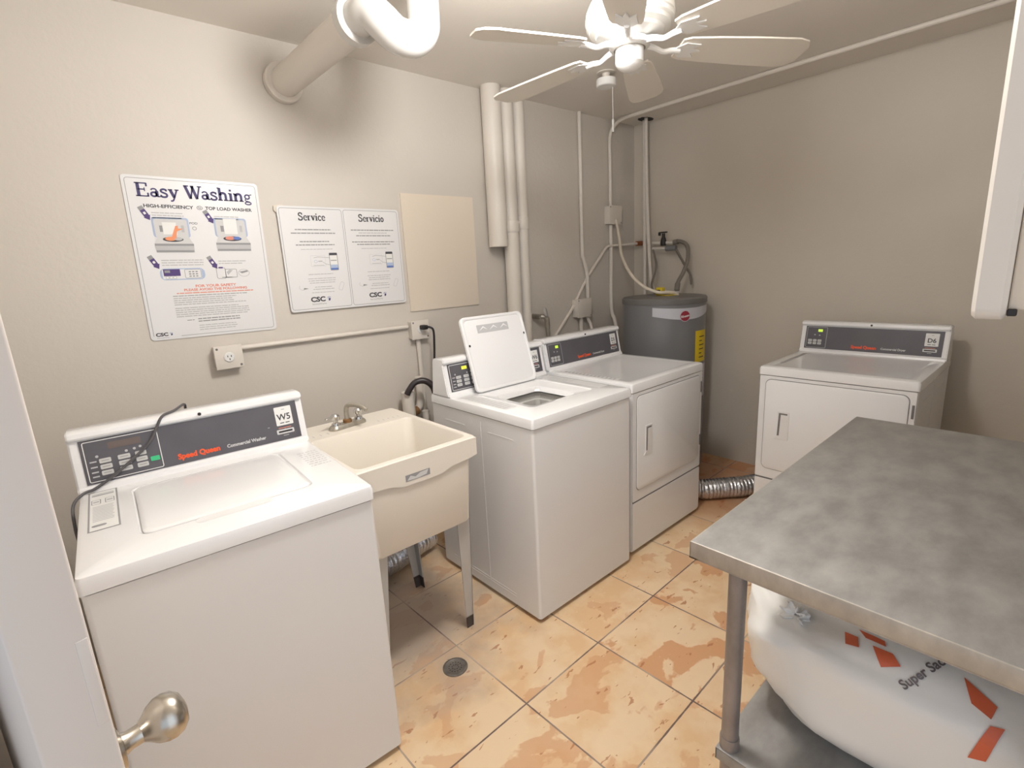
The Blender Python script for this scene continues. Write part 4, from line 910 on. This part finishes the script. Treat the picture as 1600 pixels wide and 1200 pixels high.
lines(b, .115, .405, .180, 1, .01, .004, 'redprint', .0004, 0); lines(b, .10, .39, .170, 1, .01, .003, 'greyprint', .0004, .05); lines(b, .10, .405, .160, 4, .0085, .0042, 'lightgrey', .0004, .4); lines(b, .10, .405, .120, 5, .0085, .0042, 'lightgrey', .0004, .25); lines(b, .175, .345, .072, 2, .010, .0045, 'greyprint', .0004, .1); lines(b, .135, .165, .070, 1, .01, .003, 'greyprint', .0004); lines(b, .175, .33, .045, 3, .009, .0035, 'lightgrey', .0004, .2)
b.build('small_print', P1)
b = MB('darkprint', 'navy', 'blue2'); b.T = PT; b.rect(.012, .105, .008, .032, .0005, 'paper'); csc(b, .018, .016, .0185, .0007); b.build('logo', P1)

# ------------------------------------------------------------------ service notice (two panels on one board)
qw, qh = .612, .478
P2 = thing('poster', 'white double notice headed Service and Servicio, right of the washing poster', 'poster', (1.131, RY-.014, 1.574), (radians(90), 0, 0))
PT2 = Matrix.Translation((-qw/2, -qh/2, 0))
b = MB('paper'); b.T = PT2; b.rect(0, qw, 0, qh, 0, th=.004, r=.014); b.build('sheet', P2)
b = MB('tape'); b.T = PT2; b.poly([(-.012, qh-.02), (.03, qh-.055), (.09, qh-.006), (.02, qh+.004), (-.008, qh)], -.0045, th=.001); b.box(.03, qw-.03, .05, qh-.05, -.013, -.0045); b.build('mounting_foam', P2)
for px, head, cx in ((.008, 'Service', .30), (.310, 'Servicio', .30)):
    b = MB('greyprint'); b.T = PT2; b.outline(rrect(px, px+.293, .010, qh-.010, .010, 4), .0020, .0004); b.build('border_line', P2)
    b = MB('darkprint'); b.T = PT2; wd = .128 if head == 'Service' else .140; slab(b, head, px+.1465-wd/2, qh-.062, .034, wd, .0004, 'darkprint'); b.build('heading', P2, label='heading reading '+head)
    b = MB('lightgrey', 'greyprint', 'darkprint', 'blueprint', 'blue2', 'paper'); b.T = PT2; z = .0004
    if head == 'Service':
        lines(b, px+.06, px+.23, .372, 1, .01, .005, 'greyprint', z, 0); lines(b, px+.04, px+.25, .356, 1, .01, .005, 'greyprint', z, 0); lines(b, px+.075, px+.215, .318, 1, .01, .005, 'greyprint', z, 0); lines(b, px+.055, px+.24, .303, 1, .01, .005, 'greyprint', z, 0)
    else:
        lines(b, px+.03, px+.265, .372, 1, .01, .005, 'greyprint', z, 0); lines(b, px+.07, px+.225, .359, 1, .01, .004, 'lightgrey', z, 0); lines(b, px+.055, px+.245, .345, 1, .01, .005, 'greyprint', z, 0); lines(b, px+.03, px+.265, .315, 1, .01, .005, 'greyprint', z, 0); lines(b, px+.055, px+.24, .303, 1, .01, .005, 'greyprint', z, 0)
    lines(b, px+.075, px+.23, .284, 1, .01, .003, 'lightgrey', z, .1)
    lines(b, px+.095, px+.22, .168, 1, .0105, .0035, 'lightgrey', z, .1); lines(b, px+.09, px+.225, .148, 3, .010, .0035, 'lightgrey', z, .15, True); lines(b, px+.10, px+.22, .108, 2, .010, .0035, 'lightgrey', z, .3, True); lines(b, px+.10, px+.22, .083, 1, .01, .003, 'lightgrey', z, .1)
    b.build('small_print', P2)
    b = MB('lightgrey', 'greyprint', 'darkprint', 'blueprint', 'blue2', 'paper'); b.T = PT2
    x = px+.205; b.rect(x, x+.042, .185, .268, z+.0001, 'greyprint', r=.005); b.rect(x+.003, x+.039, .188, .256, z+.0003, 'white'); b.rect(x+.002, x+.040, .256, .267, z+.0004, 'darkprint'); b.rect(x+.003, x+.039, .196, .212, z+.0005, 'blueprint'); b.rect(x+.003, x+.039, .188, .196, z+.0005, 'blue2'); b.rect(x+.006, x+.036, .230, .234, z+.0005, 'greyprint')
    b.outline([(x, .245), (px+.15, .250), (px+.13, .246)], .0015, z, 'greyprint', closed=False); b.outline([(x, .212), (px+.185, .216), (px+.172, .226)], .0015, z, 'greyprint', closed=False)
    b.outline(rrect(px+.115, px+.185, .206, .256, .003, 2), .0008, z, 'lightgrey'); b.outline(el(px+.138, .229, .008, .006)[:-1], .0015, z, 'blueprint'); b.rect(px+.15, px+.17, .227, .232, z, 'lightgrey'); b.rect(px+.125, px+.178, .210, .2115, z, 'greyprint')
    b.build('phone_picture', P2)
    b = MB('lightgrey', 'greyprint'); b.T = PT2
    b.outline(el(px+.060, .112, .016, .012, 140, 320), .0015, z, 'lightgrey', closed=False); b.poly([(px+.062, .10), (px+.088, .105), (px+.066, .110)], z, 'greyprint'); b.T = PT2 @ Matrix.Translation((px+.250, .108, 0)) @ Matrix.Rotation(radians(-25), 4, 'Z'); b.outline(rrect(-.009, .009, -.020, .020, .005, 3), .0014, z, 'lightgrey'); b.T = PT2
    b.build('hand_pictures', P2)
    b = MB('darkprint', 'navy', 'blue2'); b.T = PT2; csc(b, px+.090, .042, .031, z); b.build('logo', P2)
# cream panel
b = MB('cream'); b.T = Matrix.Translation((1.705, RY, 1.59)) @ Matrix.Rotation(radians(90), 4, 'X'); b.rect(-.240, .240, -.310, .310, .007, th=.007, r=.004)
for x, y in ((-.22, .29), (.22, -.28), (-.22, -.29)): b.rect(x-.006, x+.006, y-.006, y+.006, .0075, 'tape', r=.003)
b.build('access_panel', label='blank cream rectangular panel on the back wall beside the pipes', category='panel')

# ------------------------------------------------------------------ print on the sack
fx = Vector((0, -1, .05)); fy = Vector((.7, 0, .7))
for pl_ in ([(0, .014), (.030, .010), (.040, -.014), (.012, -.016)], [(.026, .030), (.045, .014), (.085, .010), (.080, .022)], [(.062, .002), (.100, .000), (.118, -.020), (.085, -.036)], [(.215, .010), (.235, -.002), (.268, -.022), (.262, -.048), (.232, -.034)], [(.262, -.060), (.282, -.055), (.262, -.120), (.236, -.126)]):
    sack_print('orange_print', [('poly', pl_)], 'sackorange', (1.20, .277, .637), fx, fy, label='faded orange printed mark')
sack_print('grey_lettering', [('text', (('Super Sack', 0, 0, .025), dict(bold=.0006, m='sackgrey')))], 'sackgrey', (1.168, .143, .587), Vector((.5, -.55, .7)), Vector((.2, .8, .4)), label='grey lettering reading Super Sack')
